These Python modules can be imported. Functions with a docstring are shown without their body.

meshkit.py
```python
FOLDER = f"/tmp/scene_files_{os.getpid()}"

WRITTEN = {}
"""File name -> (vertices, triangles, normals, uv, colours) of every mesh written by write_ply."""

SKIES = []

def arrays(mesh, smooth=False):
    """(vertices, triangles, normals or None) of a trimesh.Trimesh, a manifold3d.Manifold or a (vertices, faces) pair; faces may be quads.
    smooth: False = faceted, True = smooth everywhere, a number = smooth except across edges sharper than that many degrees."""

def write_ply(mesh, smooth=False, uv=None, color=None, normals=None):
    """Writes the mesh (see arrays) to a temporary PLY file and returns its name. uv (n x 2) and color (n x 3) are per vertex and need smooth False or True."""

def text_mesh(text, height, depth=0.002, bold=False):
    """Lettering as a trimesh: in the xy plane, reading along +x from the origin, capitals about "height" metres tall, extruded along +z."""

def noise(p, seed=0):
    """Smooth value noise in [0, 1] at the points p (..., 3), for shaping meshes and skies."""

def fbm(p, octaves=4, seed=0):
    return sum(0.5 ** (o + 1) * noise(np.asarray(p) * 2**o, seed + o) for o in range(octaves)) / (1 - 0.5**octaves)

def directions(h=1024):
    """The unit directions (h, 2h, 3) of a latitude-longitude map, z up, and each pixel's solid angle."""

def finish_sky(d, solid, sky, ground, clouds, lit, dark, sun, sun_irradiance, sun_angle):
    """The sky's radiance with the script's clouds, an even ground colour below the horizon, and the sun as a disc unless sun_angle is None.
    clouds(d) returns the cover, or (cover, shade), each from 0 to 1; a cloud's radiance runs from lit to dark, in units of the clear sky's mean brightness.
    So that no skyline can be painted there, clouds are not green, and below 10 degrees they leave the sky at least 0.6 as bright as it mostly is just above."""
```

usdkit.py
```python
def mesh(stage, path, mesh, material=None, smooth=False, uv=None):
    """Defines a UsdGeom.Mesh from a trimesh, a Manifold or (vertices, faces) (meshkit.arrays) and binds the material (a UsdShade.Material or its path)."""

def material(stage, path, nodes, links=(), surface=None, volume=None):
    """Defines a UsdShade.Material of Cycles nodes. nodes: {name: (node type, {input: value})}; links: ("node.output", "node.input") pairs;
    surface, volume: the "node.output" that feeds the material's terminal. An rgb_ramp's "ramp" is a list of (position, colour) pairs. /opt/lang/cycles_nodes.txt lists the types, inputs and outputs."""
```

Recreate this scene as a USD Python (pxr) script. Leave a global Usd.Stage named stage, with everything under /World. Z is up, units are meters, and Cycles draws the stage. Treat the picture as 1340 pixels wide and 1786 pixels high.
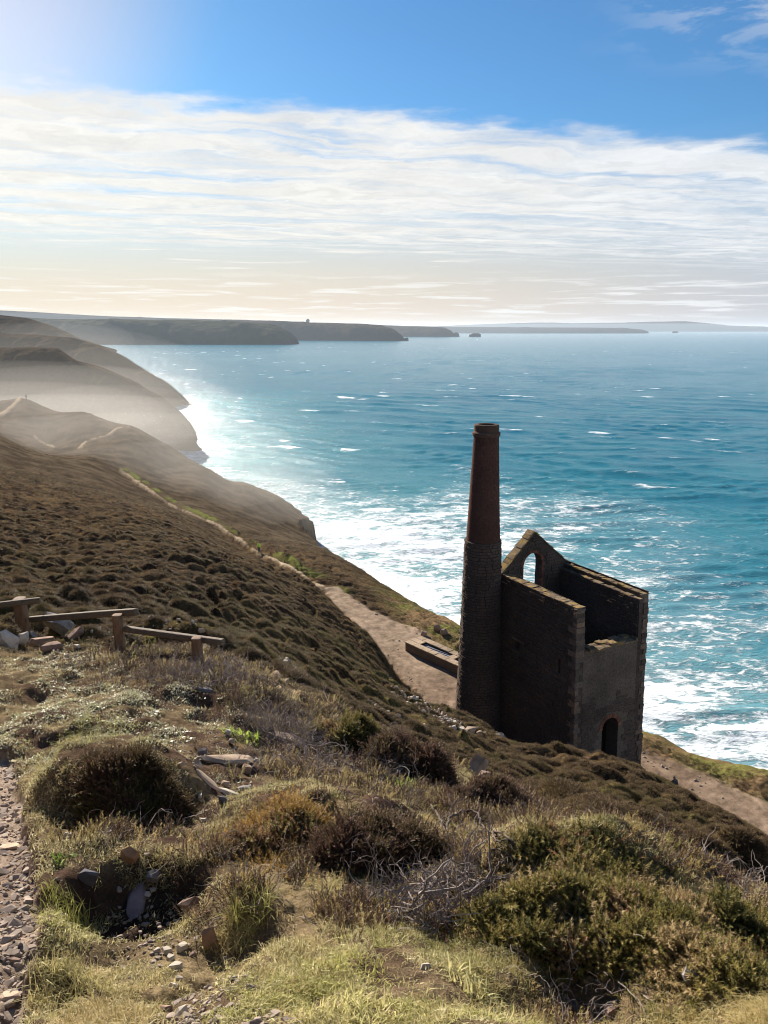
import math
import numpy as np
import trimesh
import manifold3d as m3
from scipy.interpolate import RBFInterpolator, RegularGridInterpolator
from scipy.spatial import cKDTree
from pxr import Usd, UsdGeom, UsdLux, UsdShade, Gf, Sdf, Vt
import usdkit
import meshkit

# ------------------------------------------------------------------ camera, sky, sun, exposure
EXPOSURE = 1.45
SKY_STRENGTH = 0.05
SUN_INTENSITY = 1.25
SUN_EL, SUN_AZ = 22.0, -28.0           # degrees; azimuth from +y towards +x
HAZE = 2.0e-5
HAZE_COLOR = (0.72, 0.85, 1.0)
stage = Usd.Stage.CreateInMemory()
UsdGeom.SetStageUpAxis(stage, UsdGeom.Tokens.z)
UsdGeom.SetStageMetersPerUnit(stage, 1.0)
UsdGeom.Xform.Define(stage, '/World')
UsdGeom.Scope.Define(stage, '/World/Looks')
stage.SetDefaultPrim(stage.GetPrimAtPath('/World'))

FPX, HZ, CX, CY = 1344.0, 574.0, 670.0, 893.0       # lens of the photograph in its own pixels
PITCH = math.atan((CY - HZ) / FPX)
cF = np.array([0, math.cos(PITCH), -math.sin(PITCH)])
cU = np.array([0, math.sin(PITCH), math.cos(PITCH)])
cR = np.array([1.0, 0, 0])
cam = UsdGeom.Camera.Define(stage, '/World/camera')
cam.CreateHorizontalApertureAttr(36.0)
cam.CreateVerticalApertureAttr(48.0)
cam.CreateFocalLengthAttr(36.0 * FPX / 1340.0)
cam.CreateFStopAttr(0.0)
cam.CreateClippingRangeAttr(Gf.Vec2f(0.05, 200000.0))
cam.CreateExposureAttr(EXPOSURE)
UsdGeom.Xformable(cam).AddRotateXOp().Set(90.0 - math.degrees(PITCH))

el, az = math.radians(SUN_EL), math.radians(SUN_AZ)
SUN = np.array([math.sin(az) * math.cos(el), math.cos(az) * math.cos(el), math.sin(el)])
sun = UsdLux.DistantLight.Define(stage, '/World/sun')
sun.CreateNormalizeAttr(True)
sun.CreateIntensityAttr(SUN_INTENSITY)
sun.CreateAngleAttr(0.5)
sun.CreateColorAttr(Gf.Vec3f(1.0, 0.93, 0.82))
# light shines along its -z: turn +z towards the sun
UsdGeom.Xformable(sun).AddRotateZOp().Set(180.0 - SUN_AZ)
UsdGeom.Xformable(sun).AddRotateXOp().Set(90.0 - SUN_EL)


def mat(name, nodes, links=(), surface=None, volume=None):
    return usdkit.material(stage, '/World/Looks/' + name, nodes, links, surface, volume)


def sky_material():
    n, L = {}, []

    def node(name, kind, **kw):
        n[name] = (kind, kw)

    def link(a, b):
        L.append((a, b))

    def math_(name, op, a=None, b=None, c=None):
        kw = {'math_type': op}
        for i, x in enumerate((a, b, c)):
            if x is None:
                continue
            if isinstance(x, str):
                link(x, f'{name}.value{i + 1}')
            else:
                kw[f'value{i + 1}'] = float(x)
        n[name] = ('math', kw)
        return name + '.value'

    def smooth(name, x, a, b, lo=0.0, hi=1.0):
        n[name] = ('map_range', {'range_type': 'smoothstep', 'from_min': a, 'from_max': b, 'to_min': lo, 'to_max': hi, 'clamp': True})
        link(x, name + '.value')
        return name + '.result'

    def vec(name, x, y, z=0.0):
        n[name] = ('combine_xyz', {'z': z})
        link(x, name + '.x')
        link(y, name + '.y')
        return name + '.vector'

    def noise(name, v, scale, detail=5.0, rough=0.55, dist=0.0):
        n[name] = ('noise_texture', {'scale': scale, 'detail': detail, 'roughness': rough, 'distortion': dist})
        link(v, name + '.vector')
        return name + '.fac'

    node('tc', 'texture_coordinate')
    node('sep', 'separate_xyz')
    link('tc.generated', 'sep.vector')
    node('sky', 'sky_texture', sky_type='single_scattering', sun_disc=False, sun_elevation=el, sun_rotation=az, altitude=50.0,
         air_density=1.0, aerosol_density=SKY_AEROSOL, ozone_density=1.5)
    # the cloud deck: direction met with a plane overhead
    zc = math_('zc', 'maximum', 'sep.z', 0.012)
    u = math_('u', 'divide', 'sep.x', zc)
    v = math_('v', 'divide', 'sep.y', zc)
    # along (a) and across (t) the streaks
    a1 = math_('a1', 'multiply_add', v, 0.345, u)
    t = math_('t', 'multiply_add', u, -0.33, v)
    pw = vec('pw', math_('au', 'multiply', u, 0.9), math_('av', 'multiply', v, 0.9))
    warp = noise('warp', pw, 1.3, 3.0)
    ragged = noise('ragged', vec('pr', u, v), 3.0, 7.0, 0.62)
    tw = math_('tw', 'multiply_add', warp, 1.0, t)
    tw2 = math_('tw2', 'multiply_add', ragged, 1.0, tw)
    edge_in = smooth('edge_in', tw2, 4.8, 5.35)
    edge_out = smooth('edge_out', tw, 9.5, 13.5, 1.0, 0.0)
    streak_v = vec('sv', math_('sa', 'multiply', a1, 0.16), math_('st', 'multiply', tw, 1.5))
    streak = noise('streak', streak_v, 1.5, 6.0, 0.6, 0.4)
    fine = noise('fine', vec('fv', math_('fa', 'multiply', a1, 0.9), math_('ft', 'multiply', tw2, 1.7)), 1.6, 7.0, 0.62, 0.5)
    dens00 = math_('dens00', 'multiply_add', fine, 0.6, -0.3)
    dens0 = math_('dens0', 'multiply_add', streak, 1.9, dens00)
    # denser near the leading edge, thinner lower down
    thin = smooth('thin', tw, 5.0, 13.0, 0.42, 0.05)
    dens = smooth('dens', math_('dens1', 'add', dens0, thin), 0.70, 1.46)
    bank = math_('bank', 'multiply', math_('b1', 'multiply', edge_in, edge_out), dens)
    bank = math_('bank2', 'multiply', bank, 0.9)
    # small ragged puffs overhead, right
    puff_n = noise('puffn', vec('pv', math_('pu', 'multiply', u, 1.0), math_('pvv', 'multiply', v, 1.0)), 3.2, 7.0, 0.62, 0.3)
    puff_w = smooth('puffw', u, 0.6, 1.1)
    puff = math_('puff', 'multiply', smooth('puffd', puff_n, 0.46, 0.58, 0.0, 0.85), puff_w)
    puff = math_('puff3', 'multiply', puff, smooth('pufft', t, 1.2, 3.2, 1.0, 0.0))
    # low rows of small clouds near the horizon, in azimuth and elevation
    azn = math_('azn', 'arctan2', 'sep.x', 'sep.y')
    low_v = vec('lv', math_('la', 'multiply', azn, 9.0), math_('le', 'multiply', 'sep.z', 150.0))
    low_n = noise('lown', low_v, 1.0, 6.0, 0.55, 0.2)
    low_band = math_('lb', 'multiply', smooth('lb1', 'sep.z', 0.004, 0.022), smooth('lb2', 'sep.z', 0.045, 0.075, 1.0, 0.0))
    low = math_('low', 'multiply', smooth('lowd', low_n, 0.50, 0.64, 0.0, 0.9), low_band)
    # thin bright slivers in the blue gap
    sl_v = vec('slv', math_('sla', 'multiply', azn, 5.0), math_('sle', 'multiply', 'sep.z', 130.0))
    sl_n = noise('sln', sl_v, 1.3, 4.0, 0.5)
    sl_band = math_('slb', 'multiply', smooth('slb1', 'sep.z', 0.05, 0.075), smooth('slb2', 'sep.z', 0.10, 0.19, 1.0, 0.0))
    sl = math_('sl', 'multiply', smooth('sld', sl_n, 0.60, 0.70, 0.0, 0.85), sl_band)
    veil = smooth('veil', 'sep.z', 0.015, 0.23, 0.95, 0.0)
    # brightness of a cloud: whiter towards the sun
    node('dot', 'vector_math', math_type='dot_product', vector2=tuple(float(x) for x in SUN))
    link('tc.generated', 'dot.vector1')
    glow = smooth('glow', 'dot.value', 0.55, 1.0, 0.0, 1.0)
    node('ccol', 'mix_color', a=CLOUD_FAR, b=CLOUD_NEAR)
    link(glow, 'ccol.fac')
    node('vcol', 'mix_color', a=VEIL_FAR, b=VEIL_NEAR)
    link(smooth('glow2', 'dot.value', 0.45, 0.98), 'vcol.fac')
    node('tint', 'mix_color', a=SKY_TINT, b=SKY_TINT_SUN)
    link(smooth('glow3', 'dot.value', 0.955, 1.0), 'tint.fac')
    node('mtint', 'mix_color', blend_type='multiply', fac=1.0, use_clamp=False)
    link('sky.color', 'mtint.a')
    link('tint.result', 'mtint.b')
    # thinner and thicker parts of a cloud differ in brightness
    shade = smooth('cshade', fine, 0.25, 0.75, 0.88, 1.1)
    node('cmul', 'vector_math', math_type='scale')
    link('ccol.result', 'cmul.vector1')
    link(shade, 'cmul.scale')
    prev = 'mtint.result'
    for i, (fac, col) in enumerate(((veil, 'vcol.result'), (bank, 'cmul.vector'), (puff, 'ccol.result'), (low, 'ccol.result'), (sl, 'ccol.result'))):
        node(f'm{i}', 'mix_color', use_clamp=False)
        link(fac, f'm{i}.fac')
        link(prev, f'm{i}.a')
        link(col, f'm{i}.b')
        prev = f'm{i}.result'
    node('bg', 'background_shader', strength=SKY_STRENGTH)
    link(prev, 'bg.color')
    return mat('sky_look', n, L, surface='bg.background')


SKY_AEROSOL = 0.2
SKY_TINT = (0.32, 0.60, 0.84)
SKY_TINT_SUN = (0.67, 0.67, 0.72)
CLOUD_FAR, CLOUD_NEAR = (6.3, 6.45, 6.6), (7.0, 6.7, 6.1)
VEIL_FAR, VEIL_NEAR = (4.2, 4.3, 4.75), (6.2, 5.0, 3.8)
dome = UsdLux.DomeLight.Define(stage, '/World/sky')
dome.GetPrim().SetCustomDataByKey('kind', 'structure')
UsdShade.MaterialBindingAPI.Apply(dome.GetPrim()).Bind(sky_material())

# ------------------------------------------------------------------ helpers
RNG = np.random.default_rng(7)
names = {}


def numbered(parent, name):
    k = names.get((parent, name), 0)
    names[(parent, name)] = k + 1
    return f'{parent}/{name}' + (f'_{k:03d}' if k else '')


def path_of(parent):
    return '/World' if parent is None else str(parent.GetPath())


def tag(prim, label=None, category=None, group=None, kind=None):
    for k, x in (('label', label), ('category', category), ('group', group), ('kind', kind)):
        if x:
            prim.SetCustomDataByKey(k, x)
    return prim


def thing(name, label, category, group=None, loc=None, rotz=None):
    x = UsdGeom.Xform.Define(stage, numbered('/World', name))
    if loc is not None:
        x.AddTranslateOp().Set(Gf.Vec3d(*map(float, loc)))
    if rotz is not None:
        x.AddRotateZOp().Set(float(rotz))
    return tag(x.GetPrim(), label, category, group)


def obj(name, mesh, material, parent=None, smooth=False, label=None, category=None, group=None, kind=None):
    return tag(usdkit.mesh(stage, numbered(path_of(parent), name), mesh, material, smooth).GetPrim(), label, category, group, kind)


def raw_mesh(name, v, f, material, parent=None, normals=None, **prims):
    """A mesh with its own normals and per-vertex attributes."""
    m = UsdGeom.Mesh.Define(stage, numbered(path_of(parent), name))
    f = np.asarray(f, np.int32)
    if normals is not None:            # wind the faces the way the normals point
        k = slice(None, None, max(1, len(f) // 2000))
        a, b, c = (np.asarray(v)[f[k, i]] for i in (0, 1, 2))
        if (np.cross(b - a, c - a) * np.asarray(normals)[f[k, 0]]).sum() < 0:
            f = f[:, ::-1]
    m.CreatePointsAttr(Vt.Vec3fArray.FromNumpy(np.ascontiguousarray(v, np.float32)))
    m.CreateFaceVertexCountsAttr(Vt.IntArray.FromNumpy(np.full(len(f), f.shape[1], np.int32)))
    m.CreateFaceVertexIndicesAttr(Vt.IntArray.FromNumpy(np.ascontiguousarray(f.ravel())))
    m.CreateSubdivisionSchemeAttr('none')
    if normals is not None:
        m.CreateNormalsAttr(Vt.Vec3fArray.FromNumpy(np.ascontiguousarray(normals, np.float32)))
        m.SetNormalsInterpolation('vertex')
    api = UsdGeom.PrimvarsAPI(m)
    for k, a in prims.items():
        a = np.ascontiguousarray(a, np.float32)
        if a.ndim == 2:
            api.CreatePrimvar(k, Sdf.ValueTypeNames.Color3fArray, 'vertex').Set(Vt.Vec3fArray.FromNumpy(a))
        else:
            api.CreatePrimvar(k, Sdf.ValueTypeNames.FloatArray, 'vertex').Set(Vt.FloatArray.FromNumpy(a))
    UsdShade.MaterialBindingAPI.Apply(m.GetPrim()).Bind(material)
    return m.GetPrim()


def ray(px, py):
    return (px - CX) / FPX * cR - (py - CY) / FPX * cU + cF


def at_y(px, py, y):
    d = ray(px, py)
    return d * (y / d[1])


def at_z(px, py, z):
    d = ray(px, py)
    return d * (z / d[2])


def sstep(x, a, b):
    t = np.clip((np.asarray(x, float) - a) / (b - a), 0, 1)
    return t * t * (3 - 2 * t)


def fbm2(x, y, scale, octaves=4, seed=0):
    p = np.stack([np.asarray(x) / scale, np.asarray(y) / scale, np.zeros_like(np.asarray(x, float)) + 0.37 * seed], -1)
    return meshkit.fbm(p, octaves, seed)


def seg_dist(x, y, line):
    """Distance to a polyline, the signed side (positive on its right) and how far along it (0..n-1)."""
    best = np.full(np.shape(x), 1e18)
    side = np.zeros(np.shape(x))
    par = np.zeros(np.shape(x))
    for i in range(len(line) - 1):
        (ax, ay), (bx, by) = line[i][:2], line[i + 1][:2]
        dx, dy = bx - ax, by - ay
        t = np.clip(((x - ax) * dx + (y - ay) * dy) / (dx * dx + dy * dy), 0, 1)
        d = (x - ax - t * dx) ** 2 + (y - ay - t * dy) ** 2
        cr = (x - ax) * dy - (y - ay) * dx
        near = d < best - 1e-12
        best = np.where(near, d, best)
        side = np.where(near, cr, side)
        par = np.where(near, i + t, par)
    return np.sqrt(best), side, par


def in_poly(x, y, poly):
    inside = np.zeros(np.shape(x), bool)
    n = len(poly)
    for i in range(n):
        (ax, ay), (bx, by) = poly[i][:2], poly[(i + 1) % n][:2]
        cross = (ay > y) != (by > y)
        with np.errstate(divide='ignore', invalid='ignore'):
            xi = (bx - ax) * (y - ay) / (by - ay + 1e-30) + ax
        inside ^= cross & (x < xi)
    return inside


def poly_signed(x, y, poly):
    """Positive inside, metres."""
    d = seg_dist(x, y, list(poly) + [poly[0]])[0]
    return np.where(in_poly(x, y, poly), d, -d)


# ------------------------------------------------------------------ lie of the land
SEA = -72.0
TERRACE = -33.0
CTRL = [  # photograph pixel and metres ahead
    # foreground mound
    (670, 1786, 1.9), (670, 1600, 3.1), (670, 1450, 5.3), (670, 1320, 9.2), (670, 1265, 12.0),
    (0, 1786, 1.9), (0, 1600, 3.1), (0, 1450, 4.9), (0, 1300, 7.2), (0, 1180, 10.2), (0, 1120, 12.4),
    (400, 1600, 3.1), (400, 1400, 5.6), (400, 1250, 8.6), (390, 1155, 11.4), (200, 1140, 11.6), (200, 1300, 7.2), (200, 1500, 4.1),
    (1340, 1786, 1.9), (1340, 1660, 2.7), (1000, 1500, 4.6), (1340, 1565, 4.9), (1000, 1430, 7.2), (850, 1380, 8.6), (1180, 1500, 5.8),
    (1000, 1640, 2.9),
    # heather slope below it
    (900, 1375, 14), (900, 1340, 24), (900, 1300, 36), (640, 1250, 17), (640, 1180, 34), (640, 1120, 56), (1340, 1540, 10.5), (1340, 1500, 19), (1340, 1462, 29),
    (1120, 1440, 13), (1120, 1400, 23), (760, 1240, 36), (760, 1290, 20),
    (300, 1100, 16), (300, 1000, 40), (300, 930, 80), (300, 900, 118), (480, 1150, 17), (480, 1080, 36), (480, 1010, 70),
    (0, 1090, 15), (0, 1000, 36), (0, 900, 72), (0, 820, 125), (0, 760, 195), (150, 1000, 37), (150, 900, 86), (150, 820, 160), (150, 795, 200),
    # foot of that slope, above the terrace and the path
    (800, 1238, 42), (1000, 1330, 37.5), (1120, 1378, 36), (1200, 1420, 34.5), (1340, 1474, 32), (660, 1126, 60), (598, 1095, 74), (560, 1052, 83), (520, 1020, 92), (470, 985, 106), (420, 958, 120),
    # path
    (452, 963, 119), (380, 915, 140), (300, 880, 156), (220, 825, 195), (80, 765, 262), (0, 725, 285), (135, 781, 238), (195, 752, 262), (30, 692, 328),
    # below the path to the cliff
    (330, 845, 205), (450, 905, 190), (540, 945, 185), (300, 815, 240), (400, 850, 235), (480, 890, 232),
    # cliff edge
    (740, 1060, 95), (680, 1025, 112), (620, 985, 140), (580, 965, 165), (556, 950, 198),
    # crest of the first spur
    (-60, 690, 345), (48, 692, 330), (143, 715, 300), (233, 741, 276), (298, 777, 269), (366, 816, 266), (428, 840, 264), (486, 863, 263), (520, 890, 262), (540, 905, 262),
]
pts = [at_y(*c) for c in CTRL]
XYZ = [  # straight in metres: the terrace, the land behind the spur, and what lies out of frame
    (29.5, 52.9, -33), (25.9, 45.6, -33), (21.6, 58.5, -33), (20, 46, -33), (14, 62, -33), (8.5, 83, -33), (2, 77, -33), (-3, 92, -33), (8, 66, -33.0), (5, 70, -33), (34, 36, -33), (40, 20, -33),
    (18, 43, -32), (15, 47, -32.5), (6, 54, -32), (23, 40, -32), (1.5, 62, -31), (29, 30, -31.5),
    (-100, 330, -52), (-60, 300, -66), (-160, 375, -48), (-30, 300, -72), (-230, 420, -40), (-200, 330, -14), (-260, 300, 4), (-300, 200, 16), (-160, 160, 0), (-110, 90, 4), (-60, 60, 2), (-60, 20, 12), (-40, 0, 9),
    (0, -2, -0.7), (0, -30, 6), (-60, -60, 24), (40, -20, -10), (60, -40, -14), (20, -60, 4), (12, 0, -5.5), (26, 8, -16), (-6, 0, -0.4), (-300, 0, 45), (100, -100, -30), (-100, -200, 40), (50, 10, -30), (4, 1, -2.6),
    (30, 120, -72), (0, 200, -76), (60, 60, -50),
]
pts = np.array(pts + [np.array(q, float) for q in XYZ])
rad = np.hypot(pts[:, 0], pts[:, 1])


def warpxy(x, y):
    """Brings far points closer together so that one spline serves metres and hectometres."""
    r = np.hypot(x, y) + 1e-9
    s = np.log1p(r / 4.0) / r
    return np.stack([x * s, y * s], -1)


rbf = RBFInterpolator(warpxy(pts[:, 0], pts[:, 1]), pts[:, 2], kernel='thin_plate_spline', smoothing=2e-4)
dense = np.linspace(-33, 33, 640)
AZ = np.radians(np.concatenate([np.linspace(-180, -60, 20)[:-1], np.linspace(-60, -33, 40)[:-1], dense, np.linspace(33, 60, 40)[1:], np.linspace(60, 180, 20)[1:]]))
RR = np.concatenate([[0.02], np.geomspace(0.3, 1.6, 22)[:-1], np.geomspace(1.6, 15, 400)[:-1], np.geomspace(15, 110, 400)[:-1], np.geomspace(110, 430, 150)])
caz = np.radians(np.concatenate([np.linspace(-180, -40, 50)[:-1], np.linspace(-40, 40, 130), np.linspace(40, 180, 50)[1:]]))
crr = np.geomspace(0.02, 430, 190)
ga, gr = np.meshgrid(caz, crr, indexing='ij')
gx, gy = gr * np.sin(ga), gr * np.cos(ga)
gz = rbf(warpxy(gx.ravel(), gy.ravel())).reshape(gx.shape)
base_i = RegularGridInterpolator((caz, np.log(crr)), gz, method='linear', bounds_error=False, fill_value=None)


def base(x, y):
    x, y = np.asarray(x, float), np.asarray(y, float)
    r = np.clip(np.hypot(x, y), 0.021, 429.0)
    return base_i(np.stack([np.arctan2(x, y), np.log(r)], -1))


def pxy(px, py, y):
    q = at_y(px, py, y)
    return (q[0], q[1])


COAST = [(75, -120), (62, -20), (46, 15), (36, 38), (29.8, 52.9), (22.2, 59.0), (15, 70), (9.0, 83), pxy(742, 1060, 95), pxy(682, 1025, 112), pxy(622, 985, 140), pxy(582, 965, 165), pxy(558, 950, 198), (-27, 222), pxy(528, 925, 248),
         pxy(545, 906, 262), (-38, 272), (-70, 288), (-120, 330), (-190, 372), (-300, 430)]
EARTH = [(44, 14), (32, 40), (27, 49.5), (24.5, 52.5), (19.5, 57.2), (13.5, 64), (8, 74), (3.5, 82), (-1.5, 88), (-6.0, 97), (-8.4, 96), (-5.4, 88), (-1.5, 78), (1.0, 71), (4.4, 62.5), (7.5, 55), (13, 48.5), (17.5, 45), (21, 40.5), (24, 36.5), (29, 28), (40, 12)]
PATH = [pxy(560, 1020, 96), pxy(505, 992, 107), pxy(452, 963, 119), pxy(380, 915, 140), pxy(300, 880, 156), pxy(255, 850, 175), pxy(212, 820, 197)]
PATH_Z = [-32.8, -33.4, at_y(452, 963, 119)[2], at_y(380, 915, 140)[2], at_y(300, 880, 156)[2], at_y(255, 850, 175)[2], at_y(212, 820, 197)[2]]
PATH2 = [pxy(138, 781, 236), pxy(150, 768, 247), pxy(190, 757, 256), pxy(203, 745, 268), pxy(225, 741, 273)]
PATH3 = [pxy(-40, 745, 262), pxy(5, 717, 290), pxy(30, 700, 312), pxy(34, 689, 327)]
PATH4 = [pxy(95, 778, 245), pxy(60, 762, 262)]
# foreground plan, unprojected on the spline
def cast(px, py, height=None, far=420.0):
    """Where a ray of the photograph meets the ground."""
    height = height or base
    d = ray(px, py)
    t = np.geomspace(0.8, far, 2600) / math.hypot(d[0], d[1])
    q = d[None] * t[:, None]
    below = np.nonzero(q[:, 2] < height(q[:, 0], q[:, 1]))[0]
    i = below[0] if len(below) else len(t) - 1
    if i == 0:
        return q[0]
    lo, hi = t[i - 1], t[i]
    for _ in range(18):
        mid = 0.5 * (lo + hi)
        g = d * mid
        if g[2] < float(height(np.array([g[0]]), np.array([g[1]]))[0]):
            hi = mid
        else:
            lo = mid
    return d * hi


def plan(pixels):
    return [tuple(cast(*q)[:2]) for q in pixels]


STONY = plan([(-60, 1300), (20, 1300), (34, 1360), (50, 1440), (62, 1520), (66, 1600), (46, 1680), (34, 1730), (40, 1784)])
STONY = [(-9, 6.0)] + STONY + [(-0.9, 1.2), (-0.6, -3), (-8, -3)]
fg_az = np.array([-180, -45, -30, -26, -17, -8, 0, 9, 16, 24, 29, 45, 180.0])
fg_r = np.array([14, 14, 14.2, 13.6, 12.4, 12.2, 11.8, 9.4, 7.4, 6.0, 5.4, 5.0, 6.0])


def fg_weight(x, y):
    r = np.hypot(x, y)
    b = np.interp(np.degrees(np.arctan2(x, y)), fg_az, fg_r)
    return 1 - sstep(r / b, 0.93, 1.12)


# humps and hollows of the foreground: pixel, height, radius (m), squash
HUMPS = [((215, 1380), 0.50, 0.66), ((250, 1625), -0.30, 0.55), ((235, 1530), -0.40, 0.44), ((120, 1480), 0.10, 0.3), ((560, 1440), 0.12, 0.7), ((1010, 1530), 0.22, 0.6), ((930, 1700), -0.06, 0.5), ((100, 1680), 0.16, 0.22),
         ((1220, 1560), 0.12, 0.7), ((700, 1330), 0.15, 0.8), ((990, 1570), 0.20, 0.5), ((1060, 1705), -0.18, 0.45), ((490, 1420), 0.14, 0.45), ((660, 1450), 0.14, 0.42), ((1180, 1630), 0.10, 0.3), ((390, 1640), -0.08, 0.18), ((60, 1700), -0.10, 0.16), ((170, 1250), 0.15, 0.8), ((320, 1230), -0.12, 0.5), ((840, 1560), 0.06, 0.3)]
HUMPS = [(cast(*p), h, r) for p, h, r in HUMPS]
# mounds of heather
CELL = 0.92
mi, mj = np.meshgrid(np.arange(-190, 70, CELL), np.arange(2, 330, CELL), indexing='ij')
mpts = np.stack([mi.ravel(), mj.ravel()], -1) + RNG.uniform(-0.46, 0.46, (mi.size, 2)) * CELL
mh = RNG.uniform(0.45, 1.0, len(mpts)) * np.where(RNG.random(len(mpts)) < 0.16, 0.35, 1.0)
mr = RNG.uniform(0.3, 1.2, len(mpts)) * CELL * 0.88
mtone = RNG.random(len(mpts))
mtree = cKDTree(mpts)


c2 = 0.47
ni, nj = np.meshgrid(np.arange(-60, 50, c2), np.arange(2, 110, c2), indexing='ij')
npts = np.stack([ni.ravel(), nj.ravel()], -1) + RNG.uniform(-0.46, 0.46, (ni.size, 2)) * c2
nh = RNG.uniform(0.2, 1.0, len(npts))
ntree = cKDTree(npts)


def tussocks(x, y):
    d, i = ntree.query(np.stack([x.ravel() + 0.3 * (fbm2(x, y, 0.5, 3, 11).ravel() - 0.5), y.ravel()], -1), k=3)
    return (nh[i] * np.sqrt(np.maximum(0, 1 - (d / (0.8 * c2)) ** 2))).max(1).reshape(np.shape(x))


def mounds(x, y):
    wx = 0.82 * x + 1.0 * (fbm2(x, y, 1.3, 4, 5) - 0.5)
    wy = y + 1.0 * (fbm2(x, y, 1.3, 4, 9) - 0.5)
    d, i = mtree.query(np.stack([wx.ravel(), wy.ravel()], -1), k=4)
    h = mh[i] * np.sqrt(np.maximum(0, 1 - (d / mr[i]) ** 2))
    k = np.argmax(h, 1)
    return h.max(1).reshape(np.shape(x)), mtone[i[np.arange(len(k)), k]].reshape(np.shape(x))


def zones(x, y):
    z = {}
    d, side, par = seg_dist(x, y, COAST)
    z['sea_d'] = np.where(side > 0, d, -d)                 # positive seaward
    wob = 1.6 * (fbm2(x, y, 3.0, 3, 2) - 0.5)
    z['earth'] = sstep(poly_signed(x, y, EARTH) + wob, -0.5, 0.5)
    pth = np.zeros(np.shape(x))
    for line, w in ((PATH, 0.42), (PATH2, 0.75), (PATH3, 1.3), (PATH4, 0.5)):
        dd, _, pp = seg_dist(x, y, line)
        pth = np.maximum(pth, 1 - sstep(dd + 0.75 * wob + 0.5 * (fbm2(x, y, 0.9, 3, 3) - 0.5), w * 0.55, w * 1.15))
    z['path'] = pth
    z['fg'] = fg_weight(x, y)
    z['stony'] = sstep(poly_signed(x, y, STONY) + 0.25 * (fbm2(x, y, 0.3, 3, 4) - 0.5), -0.05, 0.05) * z['fg']
    return z


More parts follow.
